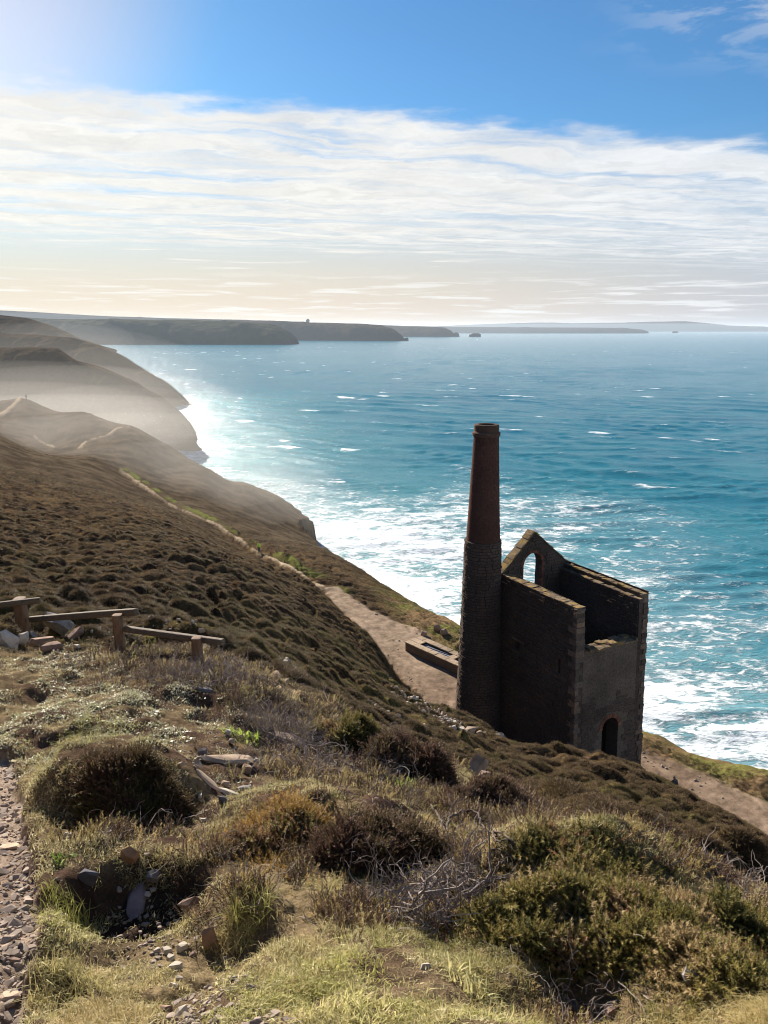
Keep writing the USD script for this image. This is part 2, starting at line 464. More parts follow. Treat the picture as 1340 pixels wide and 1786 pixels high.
def height(x, y, zn=None, detail=True):
    x, y = np.asarray(x, float), np.asarray(y, float)
    zn = zn or zones(x, y)
    h = base(x, y)
    # level the terrace and cut the bank above it
    te = sstep(poly_signed(x, y, EARTH), -1.7, 0.2)
    h = h * (1 - te) + (TERRACE + 0.25 * (fbm2(x, y, 5, 3, 3) - 0.5)) * te
    dd, sd, pp = seg_dist(x, y, PATH)
    pz = np.interp(pp, np.arange(len(PATH)), PATH_Z)
    lv = 1 - sstep(dd, 0.7, 1.9)
    h = h * (1 - lv) + pz * lv
    # the cut bank above the terrace and the start of the path
    eo = np.minimum(-poly_signed(x, y, EARTH), np.where(sd < 0, dd - 1.1, 1e9))
    up_ = (sd < 0) * sstep(y, 66, 78) * (1 - sstep(y, 98, 110))
    h = h + 1.0 * up_ * sstep(eo, 0.2, 3.0) * (1 - sstep(eo, 4.0, 13.0)) * (0.6 + 0.8 * fbm2(x, y, 3.5, 3, 19))
    # hedge bank on the seaward side of the path
    bank = np.exp(-((dd - 2.6) / 0.9) ** 2) * (sd > 0) * sstep(pp, 0.9, 1.4)
    bl = 0.55 + 0.75 * fbm2(x, y, 1.8, 3, 14)
    h = h + 1.0 * bank * bl
    # cliffs
    s = zn['sea_d']
    sw = s + 2.5 * (fbm2(x, y, 9, 4, 6) - 0.5) + 7 * (fbm2(x, y, 40, 3, 8) - 0.5) * sstep(np.hypot(x, y), 120, 240)
    h = h - np.where(sw > 0, 0.25 * np.minimum(sw, 3) ** 2 + (3.2 + 3.0 * sstep(np.hypot(x, y), 130, 230)) * np.maximum(sw - 2.0 + 1.5 * sstep(np.hypot(x, y), 130, 230), 0), 0) * (1 + 0.5 * (fbm2(x, y, 6, 3, 12) - 0.5))
    # foreground humps and small relief
    for c, a, r in HUMPS:
        h = h + a * np.exp(-(((x - c[0]) ** 2 + (y - c[1]) ** 2) / (r * r)) ** 2.2)
    h = h - 0.13 * zn['stony']
    tone = np.full(np.shape(x), 0.5)
    if detail:
        r = np.hypot(x, y)
        fg = zn['fg']
        h = h + fg * (0.36 * (fbm2(x, y, 1.0, 4, 21) - 0.5) + 0.22 * (fbm2(x, y, 0.26, 4, 22) - 0.5)) * sstep(r, 1.2, 2.5) * (1 - 0.6 * zn['stony'])
        h = h + fg * zn['stony'] * 0.04 * (fbm2(x, y, 0.07, 3, 23) - 0.5)
        free = (1 - fg) * (1 - np.maximum(zn['earth'], zn['path'])) * (1 - sstep(s, -2.0, 1.5))
        mo, tone = mounds(x, y)
        edge_ = sstep(s, -9, -6) * (1 - sstep(r, 100, 140))
        amp = 0.95 * (1 - 0.2 * sstep(r, 4, 12)) * (1 - 0.65 * edge_) * (1 - 0.6 * sstep(r, 60, 170)) * (0.25 + 1.4 * fbm2(x, y, 5.0, 3, 31))
        h = h + free * (amp * mo + 0.20 * tussocks(x, y) * (1 - sstep(r, 45, 90)) - 0.50 * (1 - 0.6 * edge_) + 0.9 * (fbm2(x, y, 4.5, 4, 33) - 0.5) + 0.30 * (fbm2(x, y, 0.55, 4, 34) - 0.5) * (1 - sstep(r, 40, 90)))
        h = h + sstep(s, -1.5, 2) * (1.6 * (fbm2(x, y, 2.2, 4, 35) - 0.5) + 6.0 * (fbm2(x, y, 9.0, 4, 37) - 0.5) * sstep(r, 110, 200))
        h = h + zn['earth'] * 0.05 * (fbm2(x, y, 0.7, 3, 36) - 0.5)
    return np.maximum(h, SEA - 6), tone


hgt = lambda x, y: height(x, y)[0]  # noqa: E731

ta, tr = np.meshgrid(AZ, RR, indexing='ij')
tx, ty = tr * np.sin(ta), tr * np.cos(ta)
tz_, zn = None, zones(tx, ty)
tz_, ttone = height(tx, ty, zn)
na, nr = tx.shape
field = RegularGridInterpolator((AZ, np.log(RR)), tz_, bounds_error=False, fill_value=None)


def ground(x, y):
    """Height of the built ground."""
    x, y = np.asarray(x, float), np.asarray(y, float)
    return field(np.stack([np.arctan2(x, y), np.log(np.maximum(np.hypot(x, y), 0.021))], -1))


def normal_at(x, y, e=0.06):
    gx_, gy_ = (ground(x + e, y) - ground(x - e, y)) / (2 * e), (ground(x, y + e) - ground(x, y - e)) / (2 * e)
    n_ = np.stack([-gx_, -gy_, np.ones_like(gx_)], -1)
    return n_ / np.linalg.norm(n_, axis=-1, keepdims=True)


def hit(px, py):
    return cast(px, py, ground)


def mixc(a, b, t):
    return np.asarray(a) * (1 - t[..., None]) + np.asarray(b) * t[..., None]


def terrain_colour():
    x, y, r = tx, ty, tr
    n1, n2, n3 = fbm2(x, y, 3.0, 4, 41), fbm2(x, y, 14.0, 3, 42), fbm2(x, y, 0.35, 3, 43)
    heath = mixc((0.034, 0.021, 0.014), (0.135, 0.088, 0.046), sstep(0.55 * ttone + 0.45 * n1, 0.2, 0.8))
    heath = mixc(heath, (0.125, 0.115, 0.038), sstep(n2 + 0.3 * (ttone - 0.5), 0.5, 0.8) * 0.7 * (1 - sstep(r, 40, 70)))
    far = mixc((0.065, 0.048, 0.033), (0.125, 0.094, 0.063), sstep(n1, 0.3, 0.7))
    heath = mixc(heath, far, sstep(r + 30 * (n2 - 0.5), 110, 170))
    grass = mixc((0.075, 0.047, 0.034), (0.19, 0.14, 0.08), sstep(0.6 * n3 + 0.4 * n1, 0.35, 0.7))
    c = mixc(heath, grass, zn['fg'])
    s = zn['sea_d']
    edge = sstep(s + 2 * (n1 - 0.5), -7.5, -3.5) * (1 - sstep(r, 88, 115))
    c = mixc(c, mixc((0.17, 0.16, 0.05), (0.20, 0.13, 0.07), sstep(n1, 0.4, 0.62)), edge)
    dd, sd, pp = seg_dist(x, y, PATH)
    green = np.exp(-((dd - 2.4) / 1.4) ** 2) * sstep(fbm2(x, y, 5, 3, 17), 0.45, 0.6) * (sd > 0)
    c = mixc(c, (0.17, 0.19, 0.05), green * 0.8)
    rock = sstep(s, 0.5, 3.0)
    c = mixc(c, mixc((0.07, 0.05, 0.038), (0.16, 0.115, 0.08), n1), rock)
    earth = mixc((0.145, 0.10, 0.07), (0.27, 0.195, 0.138), sstep(0.6 * fbm2(x, y, 6, 4, 51) + 0.4 * n3, 0.3, 0.7))
    pale = mixc(earth, (0.265, 0.20, 0.145), sstep(y, 62, 80) * 0.6)
    c = mixc(c, pale, zn['earth'])
    c = mixc(c, mixc((0.22, 0.165, 0.11), (0.36, 0.28, 0.195), n1), zn['path'])
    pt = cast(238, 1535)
    peat = np.exp(-(((x - pt[0]) ** 2 + (y - pt[1]) ** 2) / 0.5 ** 2) ** 2)  # peaty soil, painted darker to deepen the shade under the bank
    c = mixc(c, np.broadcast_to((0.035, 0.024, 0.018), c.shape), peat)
    stony = mixc((0.18, 0.128, 0.096), (0.32, 0.245, 0.185), sstep(n3, 0.3, 0.7))
    return mixc(c, stony, zn['stony'])


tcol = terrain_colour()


def terrain_look(name, noise_scale, bump, rough=1.0, spec=0.0, fine=25.0):
    return mat(name, {
        'col': ('attribute', {'attribute': 'col'}), 'g': ('geometry', {}),
        'n': ('noise_texture', {'scale': noise_scale, 'detail': 6.0, 'roughness': 0.65}),
        'n2': ('noise_texture', {'scale': fine, 'detail': 4.0, 'roughness': 0.7}),
        'r': ('map_range', {'from_min': 0.3, 'from_max': 0.7, 'to_min': 0.55, 'to_max': 1.5}),
        'r2': ('map_range', {'from_min': 0.3, 'from_max': 0.7, 'to_min': 0.7, 'to_max': 1.3}),
        'm': ('math', {'math_type': 'multiply'}),
        'mul': ('vector_math', {'math_type': 'scale'}),
        's': ('math', {'math_type': 'add'}),
        'b': ('bump', {'strength': 0.9, 'distance': bump}),
        'p': ('principled_bsdf', {'roughness': rough, 'specular_ior_level': spec})},
        [('g.position', 'n.vector'), ('g.position', 'n2.vector'), ('n.fac', 'r.value'), ('n2.fac', 'r2.value'), ('r.result', 'm.value1'), ('r2.result', 'm.value2'),
         ('col.color', 'mul.vector1'), ('m.value', 'mul.scale'), ('mul.vector', 'p.base_color'), ('n.fac', 's.value1'), ('n2.fac', 's.value2'), ('s.value', 'b.height'), ('b.normal', 'p.normal')],
        surface='p.BSDF')


def build_terrain():
    v = np.stack([tx, ty, tz_], -1)
    # normals from the grid
    da = np.gradient(v, axis=0)
    dr = np.gradient(v, axis=1)
    n_ = np.cross(dr, da)
    n_ /= np.linalg.norm(n_, axis=-1, keepdims=True) + 1e-12
    n_[n_[..., 2] < 0] *= -1
    i, j = np.meshgrid(np.arange(na - 1), np.arange(nr - 1), indexing='ij')
    q = np.stack([i * nr + j, (i + 1) * nr + j, (i + 1) * nr + j + 1, i * nr + j + 1], -1).reshape(-1, 4)[:, ::-1]
    mid = lambda a: (a[:-1, :-1] + a[1:, 1:]).ravel() / 2  # noqa: E731
    e, p, f, st = mid(zn['earth']), mid(zn['path']), mid(zn['fg']), mid(zn['stony'])
    low = mid(tz_) < SEA - 5.5
    kind = np.where(e > 0.5, 1, np.where(p > 0.5, 2, np.where(st > 0.5, 4, np.where(f > 0.5, 3, 0))))
    looks = {0: ('hillside', terrain_look('heath_ground', 4.0, 0.16, fine=16.0)), 1: ('terrace', terrain_look('bare_earth', 1.2, 0.03, fine=14.0)), 2: ('path', terrain_look('path_grit', 2.0, 0.03)),
             3: ('ground', terrain_look('turf_soil', 9.0, 0.03, fine=70.0)), 4: ('stony_path', terrain_look('stony_soil', 14.0, 0.02, fine=90.0))}
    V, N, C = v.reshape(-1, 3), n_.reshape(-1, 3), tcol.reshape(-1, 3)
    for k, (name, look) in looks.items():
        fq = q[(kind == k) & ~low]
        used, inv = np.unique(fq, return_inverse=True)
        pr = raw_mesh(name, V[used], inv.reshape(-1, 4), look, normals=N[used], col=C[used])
        tag(pr, kind='structure')


build_terrain()
# ------------------------------------------------------------------ sea
def sea_height(x, y):
    """Swell and chop."""
    r = np.hypot(x, y)
    h = 0
    wx = x + 14 * (fbm2(x, y, 60, 3, 61) - 0.5)
    wy = y + 14 * (fbm2(x, y, 60, 3, 62) - 0.5)
    for ang, lam, amp, pw in ((205, 46, 0.42, 2.2), (190, 27, 0.28, 1.8), (222, 15, 0.26, 1.5), (176, 8.5, 0.17, 1.3), (236, 5.2, 0.11, 1.2)):
        a = math.radians(ang)
        ph = (wx * math.sin(a) + wy * math.cos(a)) * 2 * math.pi / lam + 5 * fbm2(x, y, lam * 2.2, 3, int(ang))
        grp = sstep(fbm2(x, y, lam * 2.6, 3, int(lam) + 70), 0.28, 0.75) * 1.5
        h = h + amp * grp * (2 * ((1 + np.sin(ph)) / 2) ** pw - 1) * (1 - sstep(r, 40 * lam, 120 * lam))
    h = h + 0.35 * (fbm2(x, y, 3.2, 3, 63) - 0.5) * (1 - sstep(r, 250, 600))
    return h


def build_sea():
    saz = np.radians(np.concatenate([np.linspace(-75, -34, 30)[:-1], np.linspace(-34, 33, 560), np.linspace(33, 100, 40)[1:]]))
    srr = np.concatenate([np.geomspace(25, 95, 20)[:-1], np.geomspace(95, 900, 470)[:-1], np.geomspace(900, 4500, 140)[:-1], np.geomspace(4500, 60000, 14)])
    a, r = np.meshgrid(saz, srr, indexing='ij')
    x, y = r * np.sin(a), r * np.cos(a)
    sh = sea_height(x, y)
    z = SEA + sh
    d, side, par = seg_dist(x, y, COAST)
    d2 = np.full(np.shape(x), 1e9)
    for line in FAR_SHORES:
        d2 = np.minimum(d2, seg_dist(x, y, line)[0])
    big = fbm2(x, y, 45, 4, 71)
    streak = fbm2(x * 0.9 + y * 0.35, (y - 0.4 * x) * 2.4, 26, 4, 72)
    # surf: heavy at the foot of the cliffs, breaking up seawards
    width = (52 + 70 * big) * (1 + 0.75 * sstep(x, 5, 50))
    surf = 1.25 - d / width
    surf2 = 0.8 - d2 / (30 + 60 * big)
    foam = 0.70 * np.clip(np.maximum(surf, surf2), 0, 1.05) * (0.22 + 1.45 * streak)
    # whitecaps on the crests
    crest = sstep(sh + 2.6 * (fbm2(x, y, 22, 3, 73) - 0.5), 0.45, 1.1) * sstep(fbm2(x, y, 45, 3, 74), 0.40, 0.56)
    caps = crest * (0.55 + 0.5 * np.exp(-np.minimum(d, d2) / 250))
    foam = np.maximum(foam, 0.95 * caps)
    foam = np.maximum(foam, 0.27 * np.exp(-np.minimum(d, d2) / 160.0) * (0.4 + streak))
    shal = np.exp(-np.minimum(d, d2) / 75.0)
    n_, m_ = x.shape
    v = np.stack([x, y, z], -1)
    da, dr = np.gradient(v, axis=0), np.gradient(v, axis=1)
    nn = np.cross(dr, da)
    nn /= np.linalg.norm(nn, axis=-1, keepdims=True)
    nn[nn[..., 2] < 0] *= -1
    i, j = np.meshgrid(np.arange(n_ - 1), np.arange(m_ - 1), indexing='ij')
    q = np.stack([i * m_ + j, (i + 1) * m_ + j, (i + 1) * m_ + j + 1, i * m_ + j + 1], -1).reshape(-1, 4)[:, ::-1]
    look = mat('sea_water', {
        'g': ('geometry', {}), 'foam': ('attribute', {'attribute': 'foam'}), 'shal': ('attribute', {'attribute': 'shallow'}),
        # lacy foam: cell walls of two voronoi nets and ragged noise
        'st': ('mapping', {'rotation': (0, 0, 0.42), 'scale': (0.75, 1.5, 1.0)}),
        'w1': ('noise_texture', {'scale': 0.22, 'detail': 5.0, 'roughness': 0.6}),
        'wv': ('vector_math', {'math_type': 'multiply_add', 'vector2': (4.0, 4.0, 0.0)}),
        'v1': ('voronoi_texture', {'scale': 0.17, 'feature': 'f1', 'detail': 2.0, 'roughness': 0.6}),
        'n1': ('noise_texture', {'scale': 0.55, 'detail': 8.0, 'roughness': 0.68, 'distortion': 0.6}),
        'lace': ('math', {'math_type': 'multiply_add', 'value2': 0.28}),
        'thr': ('math', {'math_type': 'multiply_add', 'value2': -0.70, 'value3': 1.08}),
        'dif': ('math', {'math_type': 'subtract'}),
        'fac': ('map_range', {'range_type': 'smoothstep', 'from_min': -0.06, 'from_max': 0.16, 'clamp': True}),
        'thin': ('map_range', {'range_type': 'smoothstep', 'from_min': 0.05, 'from_max': 0.9, 'to_max': 0.30, 'clamp': True}),
        'fmax': ('math', {'math_type': 'maximum'}),
        'deep': ('mix_color', {'a': (0.014, 0.135, 0.205), 'b': (0.038, 0.275, 0.30)}),
        'pn': ('noise_texture', {'scale': 0.018, 'detail': 4.0}),
        'pm': ('map_range', {'from_min': 0.35, 'from_max': 0.65, 'to_min': 0.0, 'to_max': 0.16}),
        'sm': ('math', {'math_type': 'add', 'use_clamp': True}),
        'col': ('mix_color', {'b': (0.80, 0.84, 0.86)}),
        'rough': ('mix_float', {'a': 0.16, 'b': 0.9}),
        'rm': ('mapping', {'rotation': (0, 0, 0.42), 'scale': (0.45, 1.15, 1.0)}),
        'r1': ('noise_texture', {'scale': 1.0, 'detail': 8.0, 'roughness': 0.68, 'distortion': 0.3}),
        'hsum': ('math', {'math_type': 'multiply_add', 'value2': 0.5}),
        'bump': ('bump', {'strength': 1.0, 'distance': 0.6}),
        'p': ('principled_bsdf', {'ior': 1.33, 'specular_ior_level': 0.085})},
        [('g.position', 'st.vector'), ('st.vector', 'w1.vector'), ('w1.color', 'wv.vector1'), ('st.vector', 'wv.vector3'), ('wv.vector', 'v1.vector'), ('wv.vector', 'n1.vector'),
         ('v1.distance', 'lace.value1'), ('n1.fac', 'lace.value3'), ('foam.fac', 'thr.value1'), ('lace.value', 'dif.value1'), ('thr.value', 'dif.value2'), ('dif.value', 'fac.value'),
         ('foam.fac', 'thin.value'), ('fac.result', 'fmax.value1'), ('thin.result', 'fmax.value2'), ('g.position', 'pn.vector'), ('pn.fac', 'pm.value'), ('pm.result', 'sm.value1'), ('shal.fac', 'sm.value2'), ('sm.value', 'deep.fac'),
         ('deep.result', 'col.a'), ('fmax.value', 'col.fac'), ('col.result', 'p.base_color'), ('fmax.value', 'rough.fac'), ('rough.result', 'p.roughness'),
         ('g.position', 'rm.vector'), ('rm.vector', 'r1.vector'), ('fac.result', 'hsum.value1'), ('r1.fac', 'hsum.value3'), ('hsum.value', 'bump.height'), ('bump.normal', 'p.normal')],
        surface='p.BSDF')
    tag(raw_mesh('sea', v.reshape(-1, 3), q, look, normals=nn.reshape(-1, 3), foam=foam.ravel(), shallow=shal.ravel()), kind='structure')


# ------------------------------------------------------------------ headlands down the coast
def crest_land(name, rows, look, run, seed, rough=3.0, gully=9.0, cap=(0.060, 0.044, 0.030), face=(0.046, 0.036, 0.030), nu=150, nv=44, top_noise=1.0, convex=0.62, green=None, back=-22.0):
    """A stretch of coast: rows of (pixel x, crest pixel y, metres ahead of the crest, seaward run of its face in metres, plan direction of that run in degrees).
    Face falls from the crest to the sea, plateau behind goes on inland."""
    rows = np.array(rows, float)
    crest = np.array([at_y(px, py, Y) for px, py, Y, *_ in rows])
    s = np.concatenate([[0], np.cumsum(np.hypot(*np.diff(crest[:, :2], axis=0).T))])
    t = np.linspace(0, s[-1], nu)
    cx, cy, cz = (np.interp(t, s, crest[:, k]) for k in range(3))
    rn = np.interp(t, s, rows[:, 3])
    dr = np.radians(np.interp(t, s, rows[:, 4]))
    # across: -1 inland ... 0 crest ... 1 foot
    w = np.concatenate([-np.geomspace(1.0, 0.02, nv // 4), [0], np.linspace(0, 1.12, nv)[1:]])
    W, T = np.meshgrid(w, t, indexing='xy')
    ci = lambda a: np.interp(T, t, a)  # noqa: E731
    depth = np.where(W > 0, W * ci(rn), -W * run * (ci(rn) / rn.max()) ** 0.8)
    way = np.where(W > 0, ci(dr), math.radians(back))
    x = ci(cx) + depth * np.sin(way)
    y = ci(cy) + depth * np.cos(way)
    sc = run / 4
    nz = fbm2(x, y, sc * 0.35, 4, seed)
    drop = np.where(W > 0, np.clip(W, 0, 1.12) ** (1 / convex), 0)
    top = ci(cz) + top_noise * rough * (fbm2(x, y, sc * 0.5, 3, seed + 1) - 0.5) * sstep(-W, 0.0, 0.1)
    inland = np.where(W < 0, rough * 1.5 * (fbm2(x, y, sc, 3, seed + 2) - 0.5) * sstep(-W, 0.05, 0.5) - 0.12 * run * sstep(-W, 0.02, 1) * 0.25, 0)
    gl = gully * (fbm2(T / sc * 2.2, W * 0.9, 1.0, 4, seed + 3) - 0.5) * np.sin(np.pi * np.clip(W, 0, 1)) ** 0.7
    z = top + inland + (SEA - 4 - top) * drop + np.where(W > 0, gl, 0)
    z = z + rough * 0.6 * (fbm2(x, y, sc * 0.10, 4, seed + 4) - 0.5) * sstep(W, 0.01, 0.08)
    x = x + np.where(W > 0, 1.2 * gl * np.sin(ci(dr)), 0)
    y = y + np.where(W > 0, 1.2 * gl * np.cos(ci(dr)), 0)
    v = np.stack([x, y, z], -1)
    da, db = np.gradient(v, axis=0), np.gradient(v, axis=1)
    nn = np.cross(da, db)
    nn /= np.linalg.norm(nn, axis=-1, keepdims=True) + 1e-12
    nn[nn[..., 2] < 0] *= -1
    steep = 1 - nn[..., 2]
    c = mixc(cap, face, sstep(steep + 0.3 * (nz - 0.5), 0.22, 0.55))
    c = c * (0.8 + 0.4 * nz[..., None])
    if green is not None:
        c = mixc(c, np.broadcast_to((0.13, 0.17, 0.045), c.shape), green(T / s[-1], W, x, y))
    nA, nB = x.shape
    i, j = np.meshgrid(np.arange(nA - 1), np.arange(nB - 1), indexing='ij')
    q = np.stack([i * nB + j, (i + 1) * nB + j, (i + 1) * nB + j + 1, i * nB + j + 1], -1).reshape(-1, 4)
    return tag(raw_mesh(name, v.reshape(-1, 3), q, look, normals=nn.reshape(-1, 3), col=c.reshape(-1, 3)), kind='structure'), v


def far_look(name, scale, bump):
    return mat(name, {'col': ('attribute', {'attribute': 'col'}), 'g': ('geometry', {}), 'n': ('noise_texture', {'scale': scale, 'detail': 7.0, 'roughness': 0.62}),
                      'r': ('map_range', {'from_min': 0.3, 'from_max': 0.7, 'to_min': 0.6, 'to_max': 1.4}), 'mul': ('vector_math', {'math_type': 'scale'}),
                      'b': ('bump', {'strength': 1.0, 'distance': bump}),
                      'p': ('principled_bsdf', {'roughness': 1.0, 'specular_ior_level': 0.0})},
               [('g.position', 'n.vector'), ('n.fac', 'r.value'), ('col.color', 'mul.vector1'), ('r.result', 'mul.scale'), ('mul.vector', 'p.base_color'), ('n.fac', 'b.height'), ('b.normal', 'p.normal')], surface='p.BSDF')


look_mid, look_far = far_look('heath_slope', 0.35, 2.0), far_look('far_land', 0.02, 25.0)
# the two spurs beyond the first one (dark front face, ridge behind it)
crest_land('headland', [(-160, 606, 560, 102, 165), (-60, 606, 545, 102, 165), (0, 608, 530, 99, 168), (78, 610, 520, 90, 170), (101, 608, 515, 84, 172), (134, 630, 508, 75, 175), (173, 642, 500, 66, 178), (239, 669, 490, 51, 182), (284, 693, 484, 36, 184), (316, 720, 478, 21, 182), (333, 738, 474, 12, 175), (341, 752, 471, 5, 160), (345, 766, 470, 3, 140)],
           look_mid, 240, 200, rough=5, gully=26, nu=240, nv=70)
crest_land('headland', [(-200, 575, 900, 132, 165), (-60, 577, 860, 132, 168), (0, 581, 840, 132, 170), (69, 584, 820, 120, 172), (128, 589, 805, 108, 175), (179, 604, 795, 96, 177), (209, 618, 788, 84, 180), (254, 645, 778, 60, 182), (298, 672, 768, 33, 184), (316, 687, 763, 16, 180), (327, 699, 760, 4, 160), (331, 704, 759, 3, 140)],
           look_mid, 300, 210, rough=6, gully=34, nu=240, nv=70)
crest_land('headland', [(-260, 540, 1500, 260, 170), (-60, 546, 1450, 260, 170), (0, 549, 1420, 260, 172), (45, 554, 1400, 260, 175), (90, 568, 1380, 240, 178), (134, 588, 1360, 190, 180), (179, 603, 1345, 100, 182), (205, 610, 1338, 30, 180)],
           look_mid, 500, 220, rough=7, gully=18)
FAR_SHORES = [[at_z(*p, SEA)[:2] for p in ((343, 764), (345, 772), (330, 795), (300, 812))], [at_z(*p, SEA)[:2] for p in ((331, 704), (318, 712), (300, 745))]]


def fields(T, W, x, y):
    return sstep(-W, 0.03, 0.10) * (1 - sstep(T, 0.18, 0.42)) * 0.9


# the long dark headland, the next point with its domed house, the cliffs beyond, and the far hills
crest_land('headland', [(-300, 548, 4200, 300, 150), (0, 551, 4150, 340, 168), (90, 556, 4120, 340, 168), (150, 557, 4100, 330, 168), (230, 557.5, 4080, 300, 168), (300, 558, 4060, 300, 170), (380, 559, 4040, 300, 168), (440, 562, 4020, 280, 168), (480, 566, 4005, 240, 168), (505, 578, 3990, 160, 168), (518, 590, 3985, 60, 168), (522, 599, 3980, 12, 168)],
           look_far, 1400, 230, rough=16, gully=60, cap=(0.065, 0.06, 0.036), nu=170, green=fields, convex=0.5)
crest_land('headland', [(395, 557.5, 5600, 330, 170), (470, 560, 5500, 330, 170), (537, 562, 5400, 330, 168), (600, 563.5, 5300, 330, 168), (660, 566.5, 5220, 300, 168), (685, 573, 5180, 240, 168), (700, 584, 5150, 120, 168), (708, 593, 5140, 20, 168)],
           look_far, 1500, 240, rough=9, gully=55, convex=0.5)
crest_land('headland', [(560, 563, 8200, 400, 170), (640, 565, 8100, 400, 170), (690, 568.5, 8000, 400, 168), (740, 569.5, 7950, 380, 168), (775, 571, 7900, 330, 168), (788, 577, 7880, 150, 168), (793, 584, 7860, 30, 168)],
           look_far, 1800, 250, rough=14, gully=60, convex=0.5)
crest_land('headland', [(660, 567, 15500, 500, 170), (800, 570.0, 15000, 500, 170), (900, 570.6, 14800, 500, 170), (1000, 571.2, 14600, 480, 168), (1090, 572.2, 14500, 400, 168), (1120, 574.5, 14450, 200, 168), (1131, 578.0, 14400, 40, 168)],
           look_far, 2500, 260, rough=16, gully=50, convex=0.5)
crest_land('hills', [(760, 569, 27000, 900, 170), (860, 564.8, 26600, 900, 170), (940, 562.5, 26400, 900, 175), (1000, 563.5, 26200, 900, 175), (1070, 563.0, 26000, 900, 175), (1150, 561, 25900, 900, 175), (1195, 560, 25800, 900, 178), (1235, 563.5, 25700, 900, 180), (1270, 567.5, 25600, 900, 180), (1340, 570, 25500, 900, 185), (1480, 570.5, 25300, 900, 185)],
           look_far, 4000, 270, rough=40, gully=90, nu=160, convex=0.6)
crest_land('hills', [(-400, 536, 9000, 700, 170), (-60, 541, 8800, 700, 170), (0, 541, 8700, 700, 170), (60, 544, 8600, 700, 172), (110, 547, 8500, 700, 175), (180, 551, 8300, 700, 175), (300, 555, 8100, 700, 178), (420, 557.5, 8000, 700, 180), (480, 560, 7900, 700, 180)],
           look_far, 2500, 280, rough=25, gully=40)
build_sea()
# ------------------------------------------------------------------ the ruined engine house
ZT = -19.0
Bc = at_z(1007, 1063, ZT)
Cc = at_z(1131, 1036, ZT)
HW = Cc[:2] - Bc[:2]
WID = float(np.hypot(*HW))
ew = HW / WID
eu = np.array([-ew[1], ew[0]])
LEN = 9.5
ZB = TERRACE - 0.6


def H(p):
    """House coordinates (u away from us along the long walls, w across, z) to the world, with the front wall's batter."""
    p = np.asarray(p, float)
    u, w, z = p[..., 0], p[..., 1], p[..., 2]
    t = (ZT - z) / 14.0
    u = u - 0.62 * t * np.clip(1 - u / LEN, 0, 1.2)
    xy = Bc[:2] + u[..., None] * eu + w[..., None] * ew
    return np.concatenate([xy, z[..., None]], -1)


def stone_material(name, dark, light, warm, bump=0.02, lichen=None, by='g.random_per_island'):
    n = {'g': ('geometry', {}), 'ramp': ('rgb_ramp', {'ramp': [(0.0, dark), (0.45, light), (0.7, warm), (0.85, dark), (1.0, light)]}),
         'n': ('noise_texture', {'scale': 7.0, 'detail': 6.0, 'roughness': 0.65}), 'big': ('noise_texture', {'scale': 0.35, 'detail': 4.0}),
         'r': ('map_range', {'from_min': 0.3, 'from_max': 0.7, 'to_min': 0.6, 'to_max': 1.35}), 'rb': ('map_range', {'from_min': 0.3, 'from_max': 0.7, 'to_min': 0.7, 'to_max': 1.25}),
         'm': ('math', {'math_type': 'multiply'}), 'mul': ('vector_math', {'math_type': 'scale'}), 'b': ('bump', {'strength': 0.8, 'distance': bump}),
         'p': ('principled_bsdf', {'roughness': 1.0, 'specular_ior_level': 0.03})}
    n['o'] = ('object_info', {})
    L = [(by, 'ramp.fac'), ('g.position', 'n.vector'), ('g.position', 'big.vector'), ('n.fac', 'r.value'), ('big.fac', 'rb.value'), ('r.result', 'm.value1'), ('rb.result', 'm.value2'),
         ('ramp.color', 'mul.vector1'), ('m.value', 'mul.scale'), ('n.fac', 'b.height'), ('b.normal', 'p.normal')]
    if lichen:
        n['lm'] = ('map_range', {'range_type': 'smoothstep', 'from_min': 0.5, 'from_max': 0.62, 'clamp': True})
        n['ln'] = ('noise_texture', {'scale': 2.2, 'detail': 6.0, 'roughness': 0.7})
        n['lx'] = ('mix_color', {'b': lichen})
        L += [('g.position', 'ln.vector'), ('ln.fac', 'lm.value'), ('lm.result', 'lx.fac'), ('mul.vector', 'lx.a'), ('lx.result', 'p.base_color')]
    else:
        L += [('mul.vector', 'p.base_color')]
    return mat(name, n, L, surface='p.BSDF')


m_rubble = stone_material('killas_rubble', (0.09, 0.066, 0.053), (0.24, 0.18, 0.135), (0.42, 0.27, 0.165))
m_mortar = stone_material('lime_mortar', (0.075, 0.058, 0.046), (0.09, 0.07, 0.054), (0.08, 0.06, 0.048))
m_granite = stone_material('granite_quoin', (0.085, 0.064, 0.052), (0.15, 0.115, 0.09), (0.22, 0.15, 0.10), by='o.random')
m_render = stone_material('patchy_render', (0.125, 0.098, 0.075), (0.15, 0.115, 0.087), (0.11, 0.08, 0.058), bump=0.04)
m_brick = stone_material('old_red_brick', (0.10, 0.045, 0.033), (0.21, 0.085, 0.055), (0.30, 0.13, 0.075), bump=0.01)
m_arch = stone_material('arch_brick', (0.11, 0.05, 0.036), (0.20, 0.085, 0.055), (0.25, 0.11, 0.065), bump=0.01, by='o.random')
m_cope = stone_material('lichened_coping', (0.13, 0.095, 0.066), (0.20, 0.15, 0.105), (0.17, 0.12, 0.075), lichen=(0.27, 0.18, 0.06), by='o.random')


